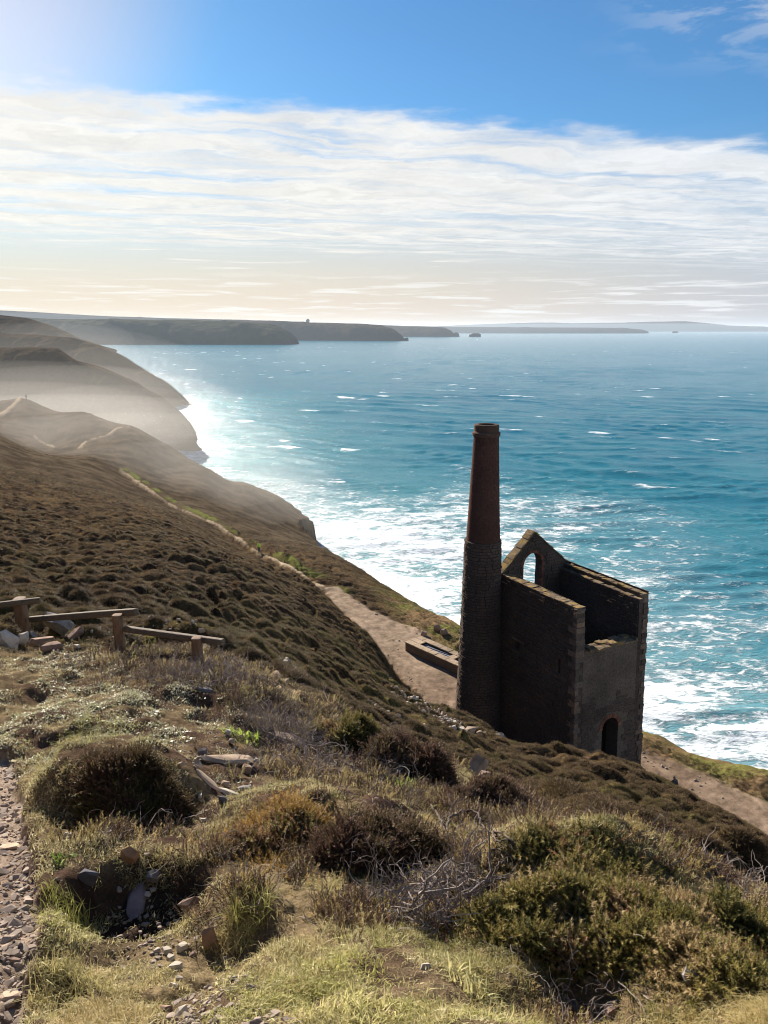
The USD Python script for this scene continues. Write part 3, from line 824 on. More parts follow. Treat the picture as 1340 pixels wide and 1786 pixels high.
def stone_blocks(centres, half, ax, up, nrm, inset, depth):
    """Chamfered blocks proud of a wall: arrays of centres (n,3), half sizes (n,2), axes (n,3) each, depth (n)."""
    n = len(centres)
    sx = np.array([-1, 1, 1, -1])
    sz = np.array([-1, -1, 1, 1])
    back = centres[:, None] + half[:, None, :1] * sx[None, :, None] * ax[:, None] + half[:, None, 1:] * sz[None, :, None] * up[:, None] - 0.05 * nrm[:, None]
    hi = np.maximum(half - inset, half * 0.5)
    front = centres[:, None] + hi[:, None, :1] * sx[None, :, None] * ax[:, None] + hi[:, None, 1:] * sz[None, :, None] * up[:, None] + depth[:, None, None] * nrm[:, None]
    jit = RNG.normal(0, 0.35, (n, 4, 3)) * inset
    front = front + jit
    v = np.concatenate([back, front], 1).reshape(-1, 3)
    quads = np.array([[4, 5, 6, 7], [0, 1, 5, 4], [1, 2, 6, 5], [2, 3, 7, 6], [3, 0, 4, 7]])
    f = (np.arange(n)[:, None, None] * 8 + quads[None]).reshape(-1, 4)
    return v, f


def courses(length, z0, z1, lo=0.15, hi=0.26, slo=0.22, shi=0.62):
    """Random rubble laid in rough courses over a rectangle: centres (s, z), half sizes."""
    out, z = [], z0
    while z < z1:
        hgt_ = RNG.uniform(lo, hi)
        s = -RNG.uniform(0, slo)
        while s < length:
            w = RNG.uniform(slo, shi)
            split = RNG.random() < 0.18 and hgt_ > 0.2
            for k in range(2 if split else 1):
                hh = hgt_ / (2 if split else 1)
                a, b = max(s, 0.0), min(s + w, length)
                if b - a > 0.08:
                    out.append(((a + b) / 2, z + hh * (k + 0.5), (b - a) / 2 - 0.012, hh / 2 - 0.012))
            s += w
        z += hgt_
    return np.array(out)


def wall_face(name, parent, o, a, nrm, length, z0, z1, keep, material, lo=0.16, hi=0.34, slo=0.3, shi=1.0, proud=(0.015, 0.10)):
    """Facing stones on a plane face of the house: o, a, nrm in house coordinates (u, w)."""
    c = courses(length, z0, z1, lo, hi, slo, shi)
    c = c[np.array([all(keep(c[i, 0] + du * c[i, 2], c[i, 1] + dz * c[i, 3]) for du in (-1, 0, 1) for dz in (-1, 1)) for i in range(len(c))])]
    cen = np.stack([o[0] + a[0] * c[:, 0], o[1] + a[1] * c[:, 0], c[:, 1]], -1)
    n = len(c)
    ax = np.tile([a[0], a[1], 0.0], (n, 1))
    nr_ = np.tile([nrm[0], nrm[1], 0.0], (n, 1))
    up = np.tile([0, 0, 1.0], (n, 1))
    v, f = stone_blocks(cen, c[:, 2:], ax, up, nr_, 0.018, RNG.uniform(*proud, n))
    return obj(name, (H(v), f), material, parent, kind='stuff')


def prism_uz(poly, w0, w1, axis):
    """Solid from a polygon in (s, z) extruded across: axis 'u' (s along u, extruded in w) or 'w' (s along w, extruded in u)."""
    cs = m3.CrossSection([np.array(poly, float)])
    if cs.area() < 0:
        cs = m3.CrossSection([np.array(poly[::-1], float)])
    mm = m3.Manifold.extrude(cs, w1 - w0).to_mesh()
    v, f = mm.vert_properties[:, :3], mm.tri_verts
    s, z, e = v[:, 0], v[:, 1], v[:, 2] + w0
    p = np.stack([s, e, z], -1) if axis == 'u' else np.stack([e, s, z], -1)
    return p, f


def man(pf):
    p, f = pf
    mf = m3.Manifold(m3.Mesh(np.asarray(p, np.float32), np.asarray(f, np.uint32)))
    if mf.volume() < 0 or mf.num_tri() == 0:
        mf = m3.Manifold(m3.Mesh(np.asarray(p, np.float32), np.asarray(f, np.uint32)[:, ::-1]))
    return mf


def house_mesh(mf, edge=0.8):
    mf = mf.refine_to_length(edge)
    m = mf.to_mesh()
    return trimesh.Trimesh(H(m.vert_properties[:, :3]), m.tri_verts, process=False)


def arch(s0, s1, z0, z1, k=10):
    r = (s1 - s0) / 2
    c = (s0 + s1) / 2
    return [(s0, z0), (s1, z0)] + [(c + r * math.cos(t), z1 - r + r * math.sin(t)) for t in np.linspace(0, math.pi, k)]


def rect(s0, s1, z0, z1):
    return [(s0, z0), (s1, z0), (s1, z1), (s0, z1)]


def in_arch(s, z, s0, s1, z0, z1, pad=0.0):
    r = (s1 - s0) / 2 + pad
    c = (s0 + s1) / 2
    zc = z1 - (s1 - s0) / 2
    return (abs(s - c) < r and z0 - pad < z < zc) or (z >= zc and (s - c) ** 2 + (z - zc) ** 2 < r * r)


TH = 0.72                      # thickness of the long walls
FRONT_TOP = -22.45
house = thing('engine_house', 'ruined roofless stone engine house with a tall round chimney above the sea cliff', 'ruin')
GA = WID / 2 - 0.28
APEX = -15.9
# openings, in (s, z) of the face that carries them
DOOR = (2.75, 4.35, ZB, -28.0)
HOLE = (6.2, 6.85, -24.45, -23.75)
SLIT = (1.55, 1.78, -24.4, -23.3)
GWIN = (GA - 0.98, GA + 0.86, -20.9, -17.6)

near_wall = obj('side_wall', house_mesh(man(prism_uz(rect(0, LEN, ZB, ZT), 0, TH, 'u')) - man(prism_uz(rect(*HOLE), -1, 0.55, 'u')) - man(prism_uz(rect(*SLIT), -1, 0.45, 'u'))), m_mortar, house, label='near long wall with a small square hole and a slit')
far_wall = obj('side_wall', house_mesh(man(prism_uz(rect(0, LEN, ZB, ZT), WID - 0.42, WID, 'u')) + man(prism_uz(rect(0, LEN - 0.7, ZB, ZT - 0.34), WID - 0.86, WID - 0.40, 'u'))), m_mortar, house, label='seaward long wall with a stepped top')
front = obj('front_wall', house_mesh(man(prism_uz(rect(TH - 0.01, WID - 0.40, ZB, FRONT_TOP), 0.01, 1.15, 'w')) - man(prism_uz(arch(*DOOR), -1, 3, 'w'))), m_render, house, label='low front wall with an arched doorway')
gable_poly = [(0.0, ZB), (WID, ZB), (WID, ZT + 0.05), (GA, APEX), (0.0, ZT + 0.05)]
gable = obj('gable_wall', house_mesh(man(prism_uz(gable_poly, LEN - 0.78, LEN - 0.003, 'w')) - man(prism_uz(arch(*GWIN), LEN - 2, LEN + 1, 'w'))), m_mortar, house, label='pointed gable wall with an arched window')

wall_face('stonework', near_wall, (0, 0), (1, 0), (0, -1), LEN, ZB, ZT - 0.02, lambda s, z: 0.34 + 0.3 * (int((z + 60) / 0.42) % 2) < s and not (HOLE[0] - 0.03 < s < HOLE[1] + 0.03 and HOLE[2] < z < HOLE[3]) and not (SLIT[0] - 0.03 < s < SLIT[1] + 0.03 and SLIT[2] < z < SLIT[3]), m_rubble)
wall_face('stonework', near_wall, (LEN, TH), (-1, 0), (0, 1), LEN - 1.1, -27, ZT - 0.02, lambda s, z: True, m_rubble)
wall_face('stonework', far_wall, (LEN - 0.8, WID - 0.86), (-1, 0), (0, -1), LEN - 0.85, -27, ZT - 0.36, lambda s, z: True, m_rubble)
wall_face('stonework', far_wall, (0, WID), (1, 0), (0, 1), LEN, ZB, ZT - 0.02, lambda s, z: True, m_rubble)
wall_face('stonework', front, (0.0, TH), (0, 1), (-1, 0), WID - TH - 0.45, ZB, FRONT_TOP - 0.03, lambda s, z: not in_arch(s + TH, z, *DOOR, pad=0.30) and (z < -26.2 + 0.8 * math.sin(s * 2.1) or (math.sin(s * 12.9 + z * 7.3) > 0.55)), m_rubble, proud=(0.006, 0.03))
gk = lambda s, z: z < min(ZT + (APEX - ZT) * (s / GA), ZT + (APEX - ZT) * ((WID - s) / (WID - GA))) - 0.02 and not in_arch(s, z, *GWIN, pad=0.20)  # noqa: E731
wall_face('stonework', gable, (LEN - 0.78, 0.0), (0, 1), (-1, 0), WID, -27, APEX, gk, m_rubble)
wall_face('stonework', gable, (LEN, 0.0), (0, 1), (1, 0), WID, ZB, APEX, gk, m_rubble)


def block(u0, u1, w0, w1, z0, z1, jit=0.02, cham=0.025):
    """A dressed stone: box with chamfered edges, a little out of true."""
    b = np.array([[u0, w0, z0], [u1, w1, z1]])
    pts_ = []
    for i in (0, 1):
        for j in (0, 1):
            for k in (0, 1):
                c = np.array([b[i, 0], b[j, 1], b[k, 2]])
                sg = np.array([1 - 2 * i, 1 - 2 * j, 1 - 2 * k]) * cham
                for ax in range(3):
                    o = sg.copy()
                    o[ax] = 0
                    pts_.append(c + o + RNG.normal(0, jit * 0.25, 3))
    mm = m3.Manifold.hull_points(np.array(pts_)).to_mesh()
    return mm.vert_properties[:, :3], mm.tri_verts


def hblock(name, parent, material, *a, **k):
    v, f = block(*a, **k)
    return obj(name, (H(v), f), material, parent)


# quoins at the three corners in view
for corner, (u0, w0, su, sw, par, z0, z1) in enumerate(((0, 0, 1, 1, near_wall, ZB, ZT - 0.02), (0, WID, 1, -1, far_wall, ZB, ZT - 0.02))):
    z, k = z0, 0
    while z < z1 - 0.1:
        hh = min(RNG.uniform(0.34, 0.52), z1 - z)
        lu, lw = ((RNG.uniform(0.5, 0.75), RNG.uniform(0.28, 0.4)) if k % 2 else (RNG.uniform(0.28, 0.4), RNG.uniform(0.5, 0.75)))
        if z + hh > FRONT_TOP and True:
            lw = TH + 0.03 if corner == 0 else 0.46
        p0, p1 = RNG.uniform(0.005, 0.075, 2)
        us = sorted((u0 - p0, u0 + lu))
        ws = sorted((w0 - sw * p1, w0 + sw * lw))
        hblock('quoin', par, m_granite, us[0], us[1], ws[0], ws[1], z + 0.008, z + hh - 0.008, jit=0.07)
        z += hh
        k += 1
# the ragged top of the front wall
s = TH + 0.06
while s < WID - 0.9:
    w = RNG.uniform(0.35, 0.75)
    for row in range(2):
        hblock('top_stone', front, m_cope, 0.0 + row * 0.58 - 0.02, 0.54 + row * 0.58, s, min(s + w, WID - 0.88) - 0.015, FRONT_TOP - 0.03, FRONT_TOP + RNG.uniform(0.02, 0.26), jit=0.12)
    s += w
# coping along the wall tops and up the gable
for par, w0, w1, top, uend in ((near_wall, -0.05, TH + 0.03, ZT, LEN - 0.8), (far_wall, WID - 0.44, WID + 0.05, ZT, LEN), (far_wall, WID - 0.90, WID - 0.45, ZT - 0.34, LEN - 0.82)):
    u = 0.0
    while u < uend - 0.1:
        l_ = RNG.uniform(0.3, 0.8)
        e = min(u + l_, uend)
        hblock('coping_stone', par, m_cope, u + 0.006, e - 0.006, w0 + RNG.uniform(-0.04, 0.05), w1 + RNG.uniform(-0.05, 0.04), top - 0.02, top + RNG.uniform(0.03, 0.11), jit=0.08)
        u = e
for sg in (0, 1):
    run_ = WID - GA if sg else GA
    slope = math.hypot(run_, APEX - ZT)
    t = 0.0
    while t < slope - 0.05:
        l_ = min(RNG.uniform(0.35, 0.6), slope - t)
        v, f = block(LEN - 0.84, LEN + 0.05, t + 0.006, t + l_ - 0.006, -0.02, RNG.uniform(0.03, 0.13), jit=0.08)
        c, s_ = run_ / slope, (APEX - ZT) / slope
        w = v[:, 1] * c - v[:, 2] * s_
        z = ZT + 0.05 + v[:, 1] * s_ + v[:, 2] * c
        if sg:
            w = WID - w
            f = f[:, ::-1]
        obj('coping_stone', (H(np.stack([v[:, 0], w, z], -1)), f), m_cope, gable)
        t += l_


def voussoirs(parent, fixed, s0, s1, z1, out, n, along, depth):
    """A brick or stone arch ring of wedges round an opening; fixed = (coordinate, direction) of the face."""
    r = (s1 - s0) / 2
    c, zc = (s0 + s1) / 2, z1 - r
    for i in range(n):
        a0, a1 = math.pi * (i + 0.06) / n, math.pi * (i + 0.94) / n
        pr = RNG.uniform(0.02, 0.045)
        pts_ = []
        for a in (a0, a1):
            for rr in (r, r + out):
                for e in (fixed[0] - fixed[1] * depth, fixed[0] + fixed[1] * pr):
                    pts_.append((e, c + rr * math.cos(a), zc + rr * math.sin(a)))
        mm = m3.Manifold.hull_points(np.array(pts_)).to_mesh()
        obj('arch_brick', (H(mm.vert_properties[:, :3]), mm.tri_verts), m_arch, parent)


voussoirs(front, (0.01, -1), DOOR[0], DOOR[1], DOOR[3], 0.30, 13, 'w', 0.3)
voussoirs(gable, (LEN - 0.78, -1), GWIN[0], GWIN[1], GWIN[3], 0.24, 13, 'w', 0.3)
z = GWIN[2]
k = 0
while z < GWIN[3] - 0.75:
    hh = RNG.uniform(0.22, 0.3)
    for side in (0, 1):
        w = 0.22 + 0.12 * ((k + side) % 2)
        w0, w1 = (GWIN[0] - w, GWIN[0]) if side == 0 else (GWIN[1], GWIN[1] + w)
        hblock('jamb_brick', gable, m_arch, LEN - 0.82, LEN - 0.5, w0, w1 - 0.002, z + 0.006, z + hh - 0.006)
    z += hh
    k += 1
hblock('sill', gable, m_cope, LEN - 1.0, LEN - 0.1, GWIN[0] - 0.25, GWIN[1] + 0.25, GWIN[2] - 0.26, GWIN[2] - 0.004)
hblock('lintel', near_wall, m_granite, HOLE[0] - 0.55, HOLE[1] + 0.3, -0.05, 0.3, HOLE[3] + 0.003, HOLE[3] + 0.2)
hblock('floor', house, m_mortar, 1.2, LEN - 0.9, TH + 0.05, WID - 0.9, ZB, ZB + 0.4)


# ------------------------------------------------------------------ its chimney
CHC = at_y(849.5, 740, 58.0)
CHX, CHY = CHC[0] - 0.02, 58.0
Z_BRICK = at_y(845, 941, CHY)[2]
Z_TOP = CHC[2]


def shaft_r(z):
    k = np.clip((Z_TOP - z) / (Z_TOP - ZB), 0, 1.05)
    t = (Z_TOP - Z_BRICK) / (Z_TOP - ZB)
    rb = np.interp(k, [0, t], [0.90, 1.30])
    rs = np.interp(k, [t, 0.6, 1.0], [1.38, 1.55, 1.88])
    return np.where(z > Z_BRICK, rb, rs)


def ring_wall(z0, z1, material, name, parent, lo, hi, slo, shi, inset, proud, skip=None):
    cen, half, ax, nr_ = [], [], [], []
    z, odd = z0, 0
    while z < z1 - 0.02:
        hh = min(RNG.uniform(lo, hi), z1 - z)
        r = float(shaft_r(np.array(z + hh / 2)))
        a = odd * 0.5 * (slo + shi) / 2 / r + RNG.uniform(0, 0.02)
        end = a + 2 * math.pi
        while a < end - 0.02:
            da = min(RNG.uniform(slo, shi) / r, end - a)
            am = a + da / 2
            cen.append((CHX + r * math.cos(am), CHY + r * math.sin(am), z + hh / 2))
            half.append((r * math.tan(da / 2) - 0.006, hh / 2 - 0.006))
            ax.append((-math.sin(am), math.cos(am), 0))
            nr_.append((math.cos(am), math.sin(am), 0))
            a += da
        z += hh
        odd ^= 1
    cen, half, ax, nr_ = map(np.array, (cen, half, ax, nr_))
    v, f = stone_blocks(cen, half, ax, np.tile([0, 0, 1.0], (len(cen), 1)), nr_, inset, RNG.uniform(*proud, len(cen)))
    return obj(name, (v, f), material, parent, kind='stuff')


def revolve(profile, n=48):
    t = trimesh.creation.revolve(np.array(profile, float), sections=n)
    t.apply_translation((CHX, CHY, 0))
    return t


zz = np.linspace(ZB, Z_BRICK - 0.005, 12)
prof = [(float(shaft_r(z)) - 0.015, z) for z in zz] + [(float(shaft_r(z)) - 0.01, z) for z in np.linspace(Z_BRICK + 0.005, Z_TOP - 0.02, 8)] + [(0.62, Z_TOP - 0.02), (0.62, Z_TOP - 5.0), (0.62, ZB), (float(shaft_r(ZB)) - 0.015, ZB)]
chimney = obj('chimney', revolve(prof), m_mortar, house, label='tall tapering chimney, stone below and red brick above')
ring_wall(ZB, Z_BRICK, m_rubble, 'stonework', chimney, 0.16, 0.30, 0.25, 0.7, 0.018, (0.02, 0.07))
ring_wall(Z_BRICK, Z_TOP - 0.95, m_brick, 'brickwork', chimney, 0.082, 0.088, 0.21, 0.25, 0.008, (0.004, 0.014))
cap = [(0.86, Z_TOP - 0.98), (0.99, Z_TOP - 0.90), (1.06, Z_TOP - 0.78), (1.07, Z_TOP - 0.62), (0.99, Z_TOP - 0.56), (0.93, Z_TOP - 0.5), (0.945, Z_TOP - 0.08), (0.90, Z_TOP), (0.64, Z_TOP + 0.01), (0.64, Z_TOP - 0.6), (0.86, Z_TOP - 0.98)]
m_cap = stone_material('sooty_brick', (0.10, 0.062, 0.045), (0.13, 0.085, 0.06), (0.15, 0.09, 0.055))
obj('chimney_cap', revolve(cap), m_cap, chimney, smooth=25)
# ------------------------------------------------------------------ vegetation: looks
def leaf_look(name, ramp, translucent=0.35, rough=0.6, patch=0.0, patch_scale=0.6, patch_col=(0.1, 0.1, 0.03), spec=0.08):
    n = {'g': ('geometry', {}), 'o': ('object_info', {}), 'ramp': ('rgb_ramp', {'ramp': ramp}),
         'a': ('math', {'math_type': 'multiply_add', 'value2': 0.55}), 'f': ('math', {'math_type': 'fraction'}),
         'pn': ('noise_texture', {'scale': patch_scale, 'detail': 4.0}), 'pm': ('map_range', {'range_type': 'smoothstep', 'from_min': 0.45, 'from_max': 0.62, 'to_max': patch, 'clamp': True}),
         'mx': ('mix_color', {'b': patch_col}),
         'p': ('principled_bsdf', {'roughness': rough, 'specular_ior_level': spec}), 't': ('translucent_bsdf', {}), 's': ('mix_closure', {'fac': translucent})}
    L = [('g.random_per_island', 'a.value1'), ('o.random', 'a.value3'), ('a.value', 'f.value1'), ('f.value', 'ramp.fac'), ('g.position', 'pn.vector'), ('pn.fac', 'pm.value'), ('pm.result', 'mx.fac'), ('ramp.color', 'mx.a'),
         ('mx.result', 'p.base_color'), ('mx.result', 't.color'), ('p.BSDF', 's.closure1'), ('t.BSDF', 's.closure2')]
    return mat(name, n, L, surface='s.closure')


k_turf = leaf_look('dry_turf', [(0, (0.30, 0.24, 0.10)), (0.3, (0.58, 0.48, 0.25)), (0.5, (0.21, 0.19, 0.06)), (0.75, (0.74, 0.64, 0.38)), (1, (0.12, 0.105, 0.035))], patch=0.45, patch_col=(0.20, 0.21, 0.06), patch_scale=1.1)
k_green = leaf_look('green_grass', [(0, (0.28, 0.27, 0.07)), (0.5, (0.45, 0.41, 0.15)), (0.8, (0.60, 0.54, 0.27)), (1, (0.19, 0.18, 0.05))])
k_straw = leaf_look('straw_grass', [(0, (0.50, 0.38, 0.18)), (0.4, (0.36, 0.26, 0.11)), (0.7, (0.27, 0.24, 0.08)), (1, (0.58, 0.47, 0.26))])
k_mat = leaf_look('mat_leaves', [(0, (0.44, 0.43, 0.25)), (0.35, (0.60, 0.57, 0.38)), (0.6, (0.26, 0.25, 0.12)), (0.85, (0.70, 0.65, 0.47)), (1, (0.30, 0.25, 0.14))], translucent=0.2, rough=0.5, spec=0.35)
k_heather = leaf_look('heather_sprigs', [(0, (0.05, 0.03, 0.018)), (0.3, (0.115, 0.075, 0.037)), (0.6, (0.085, 0.068, 0.027)), (0.85, (0.21, 0.145, 0.07)), (1, (0.045, 0.03, 0.02))], translucent=0.2, patch=0.65, patch_scale=0.12, patch_col=(0.125, 0.11, 0.036))
k_heather_tan = leaf_look('tan_heather', [(0, (0.20, 0.135, 0.065)), (0.5, (0.30, 0.21, 0.10)), (1, (0.14, 0.10, 0.04))], translucent=0.2)
k_heather_b = leaf_look('brown_heather', [(0, (0.07, 0.038, 0.028)), (0.4, (0.14, 0.078, 0.052)), (0.7, (0.085, 0.052, 0.032)), (1, (0.25, 0.155, 0.10))], translucent=0.2)
k_heather_g = leaf_look('faded_heather', [(0, (0.10, 0.065, 0.045)), (0.4, (0.21, 0.14, 0.09)), (0.7, (0.07, 0.045, 0.03)), (1, (0.38, 0.27, 0.17))], translucent=0.2)
k_gorse = leaf_look('gorse_green', [(0, (0.055, 0.055, 0.016)), (0.5, (0.11, 0.095, 0.026)), (1, (0.075, 0.072, 0.02))], translucent=0.22)
k_gorse_o = leaf_look('gorse_olive', [(0, (0.16, 0.14, 0.035)), (0.5, (0.25, 0.19, 0.06)), (1, (0.12, 0.115, 0.03))], translucent=0.25)
k_gorse_tan = leaf_look('gorse_tan', [(0, (0.28, 0.20, 0.09)), (0.5, (0.42, 0.31, 0.16)), (1, (0.20, 0.14, 0.06))], translucent=0.25)
k_gorse_gold = leaf_look('gorse_gold', [(0, (0.25, 0.15, 0.04)), (0.5, (0.40, 0.25, 0.07)), (1, (0.17, 0.11, 0.035))], translucent=0.25)
k_gorse_rust = leaf_look('gorse_rust', [(0, (0.20, 0.11, 0.05)), (0.5, (0.30, 0.17, 0.08)), (1, (0.12, 0.07, 0.035))], translucent=0.22)
k_leaf = leaf_look('bright_leaf', [(0, (0.16, 0.27, 0.035)), (0.5, (0.24, 0.36, 0.05)), (1, (0.33, 0.40, 0.08))], translucent=0.4)
k_stem = stone_material('woody_core', (0.028, 0.018, 0.012), (0.04, 0.027, 0.018), (0.03, 0.02, 0.013), bump=0.01)
k_twig = stone_material('dead_twig', (0.24, 0.20, 0.18), (0.36, 0.31, 0.275), (0.17, 0.13, 0.11), bump=0.003)
k_branch = stone_material('old_branch', (0.14, 0.11, 0.09), (0.21, 0.165, 0.135), (0.10, 0.075, 0.06), bump=0.004)
k_slate = stone_material('slate_chip', (0.27, 0.215, 0.175), (0.43, 0.36, 0.295), (0.48, 0.38, 0.28), bump=0.008)


# ------------------------------------------------------------------ vegetation: prototypes
def blade_set(n, length, width, spread, lean, rng, segs=2, curl=0.5):
    V, F = [], []
    for _ in range(n):
        a, r = rng.uniform(0, 2 * math.pi), spread * math.sqrt(rng.random())
        p = np.array([r * math.cos(a), r * math.sin(a), -0.01])
        yaw = rng.uniform(0, 2 * math.pi)
        d = np.array([math.cos(yaw), math.sin(yaw), 0])
        side = np.array([-d[1], d[0], 0])
        th = rng.uniform(0.05, lean)
        l_ = length * rng.uniform(0.5, 1.15)
        w = width * rng.uniform(0.7, 1.2)
        b = len(V)
        for k in range(segs + 1):
            ww = w * (1 - k / segs) ** 0.7
            V.append(p - side * ww / 2)
            if k < segs:
                V.append(p + side * ww / 2)
            p = p + l_ / segs * (d * math.sin(th) + np.array([0, 0, math.cos(th)]))
            th += curl * rng.uniform(0.2, 1.4)
        for k in range(segs):
            i = b + 2 * k
            if k < segs - 1:
                F += [(i, i + 1, i + 3), (i, i + 3, i + 2)]
            else:
                F.append((i, i + 1, i + 2))
    return np.array(V), np.array(F)


def sprig(n, length, spine, width, rng, angle=1.0, bare=0.1, stem=0.0018):
    """A spiny or leafy shoot: stem up +z with narrow leaves standing off all round."""
    V, F = [], []
    for k in range(n):
        t = bare + (1 - bare) * (k + rng.random()) / n
        a = k * 2.4 + rng.uniform(-0.3, 0.3)
        out = np.array([math.cos(a), math.sin(a), 0])
        th = angle * (1.15 - 0.5 * t) * rng.uniform(0.75, 1.2)
        d = out * math.sin(th) + np.array([0, 0, math.cos(th)])
        s = np.cross(d, out + np.array([0, 0, 0.3]))
        s /= np.linalg.norm(s) + 1e-9
        p = np.array([0, 0, t * length])
        l_ = spine * rng.uniform(0.7, 1.2) * (1.1 - 0.35 * t)
        b = len(V)
        V += [p - s * width / 2, p + s * width / 2, p + d * l_]
        F.append((b, b + 1, b + 2))
    b = len(V)
    for q in range(3):
        V += [np.array([stem * math.cos(q * 2.1), stem * math.sin(q * 2.1), -0.03])]
    V += [np.array([0, 0, length])]
    F += [(b, b + 1, b + 3), (b + 1, b + 2, b + 3), (b + 2, b, b + 3)]
    return np.array(V), np.array(F)


def tuft(n_sprigs, radius, length, rng, **kw):
    V, F, o = [], [], 0
    for _ in range(n_sprigs):
        v, f = sprig(rng=rng, length=length * rng.uniform(0.7, 1.15), **kw)
        a, r = rng.uniform(0, 2 * math.pi), radius * math.sqrt(rng.random())
        tilt = rng.normal(0, 0.28, 2) + 0.5 * r / radius * np.array([math.cos(a), math.sin(a)])
        v = v.copy()
        v[:, 0] += v[:, 2] * tilt[0] + r * math.cos(a)
        v[:, 1] += v[:, 2] * tilt[1] + r * math.sin(a)
        V.append(v)
        F.append(f + o)
        o += len(v)
    return np.vstack(V), np.vstack(F)


def quats(up, yaw):
    """Quaternions (w, x, y, z) that turn +z to up after a spin of yaw about z."""
    up = up / np.linalg.norm(up, axis=1, keepdims=True)
    w = 1 + up[:, 2]
    q1 = np.stack([w, -up[:, 1], up[:, 0], np.zeros(len(up))], 1)
    q1 /= np.linalg.norm(q1, axis=1, keepdims=True)
    c, s = np.cos(yaw / 2), np.sin(yaw / 2)
    w1, x1, y1, z1 = q1.T
    return np.stack([w1 * c - z1 * s, x1 * c + y1 * s, y1 * c - x1 * s, w1 * s + z1 * c], 1)


def scatter(name, protos, pos, up, scale, parent=None, label=None, category=None, kind='stuff', pick=None):
    pi = UsdGeom.PointInstancer.Define(stage, numbered(path_of(parent), name))
    rel = pi.CreatePrototypesRel()
    for k, (pname, pf, look) in enumerate(protos):
        m = usdkit.mesh(stage, f'{pi.GetPath()}/{pname}_{k:03d}', pf, look)
        rel.AddTarget(m.GetPath())
    n = len(pos)
    q = quats(np.asarray(up, float), RNG.uniform(0, 2 * math.pi, n))
    idx = RNG.integers(0, len(protos), n) if pick is None else pick
    scale = np.broadcast_to(np.asarray(scale, float).reshape(len(np.atleast_1d(scale)), -1), (n, 3)) if np.ndim(scale) else np.full((n, 3), scale)
    pi.CreateProtoIndicesAttr(Vt.IntArray.FromNumpy(np.ascontiguousarray(idx, dtype=np.int32)))
    pi.CreatePositionsAttr(Vt.Vec3fArray.FromNumpy(np.ascontiguousarray(pos, np.float32)))
    pi.CreateScalesAttr(Vt.Vec3fArray.FromNumpy(np.ascontiguousarray(scale, np.float32)))
    pi.CreateOrientationsAttr(Vt.QuathArray([Gf.Quath(*map(float, x)) for x in q]))
    return tag(pi.GetPrim(), label, category, None, kind)


def tube_mesh(points, radii, sides=5):
    p = np.asarray(points, float)
    t = np.gradient(p, axis=0)
    t /= np.linalg.norm(t, axis=1, keepdims=True) + 1e-12
    a = np.cross(t, np.where(np.abs(t[:, 2:]) < 0.9, [0, 0, 1.0], [1.0, 0, 0]))
    a /= np.linalg.norm(a, axis=1, keepdims=True) + 1e-12
    b, ang = np.cross(t, a), np.arange(sides) * 2 * np.pi / sides
    v = p[:, None] + np.broadcast_to(radii, (len(p),))[:, None, None] * (np.cos(ang)[None, :, None] * a[:, None] + np.sin(ang)[None, :, None] * b[:, None])
    i, j = np.meshgrid(np.arange(len(p) - 1), np.arange(sides), indexing='ij')
    q = np.stack([i * sides + j, i * sides + (j + 1) % sides, (i + 1) * sides + (j + 1) % sides, (i + 1) * sides + j], -1).reshape(-1, 4)
    return v.reshape(-1, 3), np.vstack([q[:, [0, 1, 2]], q[:, [0, 2, 3]]])


def crooked(p0, d0, length, r0, rng, wiggle=0.5, n=9, droop=-0.1):
    pts_, d = [np.array(p0, float)], np.array(d0, float) / np.linalg.norm(d0)
    for _ in range(n):
        d = d + rng.normal(0, wiggle / math.sqrt(n) * 1.6, 3) + np.array([0, 0, droop / n])
        d /= np.linalg.norm(d)
        pts_.append(pts_[-1] + d * length / n)
    return np.array(pts_), np.linspace(r0, r0 * 0.35, n + 1)


R2 = np.random.default_rng(11)
P_TURF = [('tuft', blade_set(15, 0.036, 0.0052, 0.05, 1.25, R2, 2, 0.8), k_turf) for _ in range(4)]
P_TURF += [('tuft', blade_set(11, 0.06, 0.005, 0.04, 1.2, R2, 3, 0.9), k_turf) for _ in range(2)]
P_GREEN = [('tuft', blade_set(14, 0.065, 0.006, 0.05, 1.1, R2, 3, 0.8), k_green) for _ in range(3)]
P_STRAW = [('tuft', blade_set(16, 0.11, 0.0042, 0.05, 1.2, R2, 3, 0.9), k_straw) for _ in range(3)]
P_MAT = [('rosette', blade_set(22, 0.022, 0.011, 0.055, 1.5, R2, 2, 0.5), k_mat) for _ in range(4)]
P_LOW = [('sprigs', tuft(7, 0.06, 0.075, R2, n=18, spine=0.018, width=0.006, angle=1.0), k) for k in (k_heather_b, k_heather_g, k_heather, k_straw)]
P_HEATH = [('sprigs', tuft(12, 0.085, 0.13, R2, n=16, spine=0.026, width=0.010, angle=0.8), k) for k in (k_heather, k_heather, k_heather_tan, k_heather, k_heather_b)]


def gorse_set(*looks):
    return [('sprig', tuft(3, 0.035, 0.06, R2, n=30, spine=0.017, width=0.0046, angle=1.3), k) for k in looks]


def heath_set(*looks):
    return [('sprig', tuft(5, 0.04, 0.07, R2, n=22, spine=0.012, width=0.006, angle=1.0), k) for k in looks]


# ------------------------------------------------------------------ ground cover
def polar_points(n, r0, r1, lim=33.0):
    a = np.radians(R2.uniform(-lim, lim, n))
    r = np.exp(R2.uniform(math.log(r0), math.log(r1), n))
    return r * np.sin(a), r * np.cos(a), r


def blob_mask(x, y, blobs):
    m = np.zeros(len(x))
    for (px, py, rr) in blobs:
        c = cast(px, py)
        m = np.maximum(m, np.exp(-((x - c[0]) ** 2 + (y - c[1]) ** 2) / (rr * rr)))
    return m


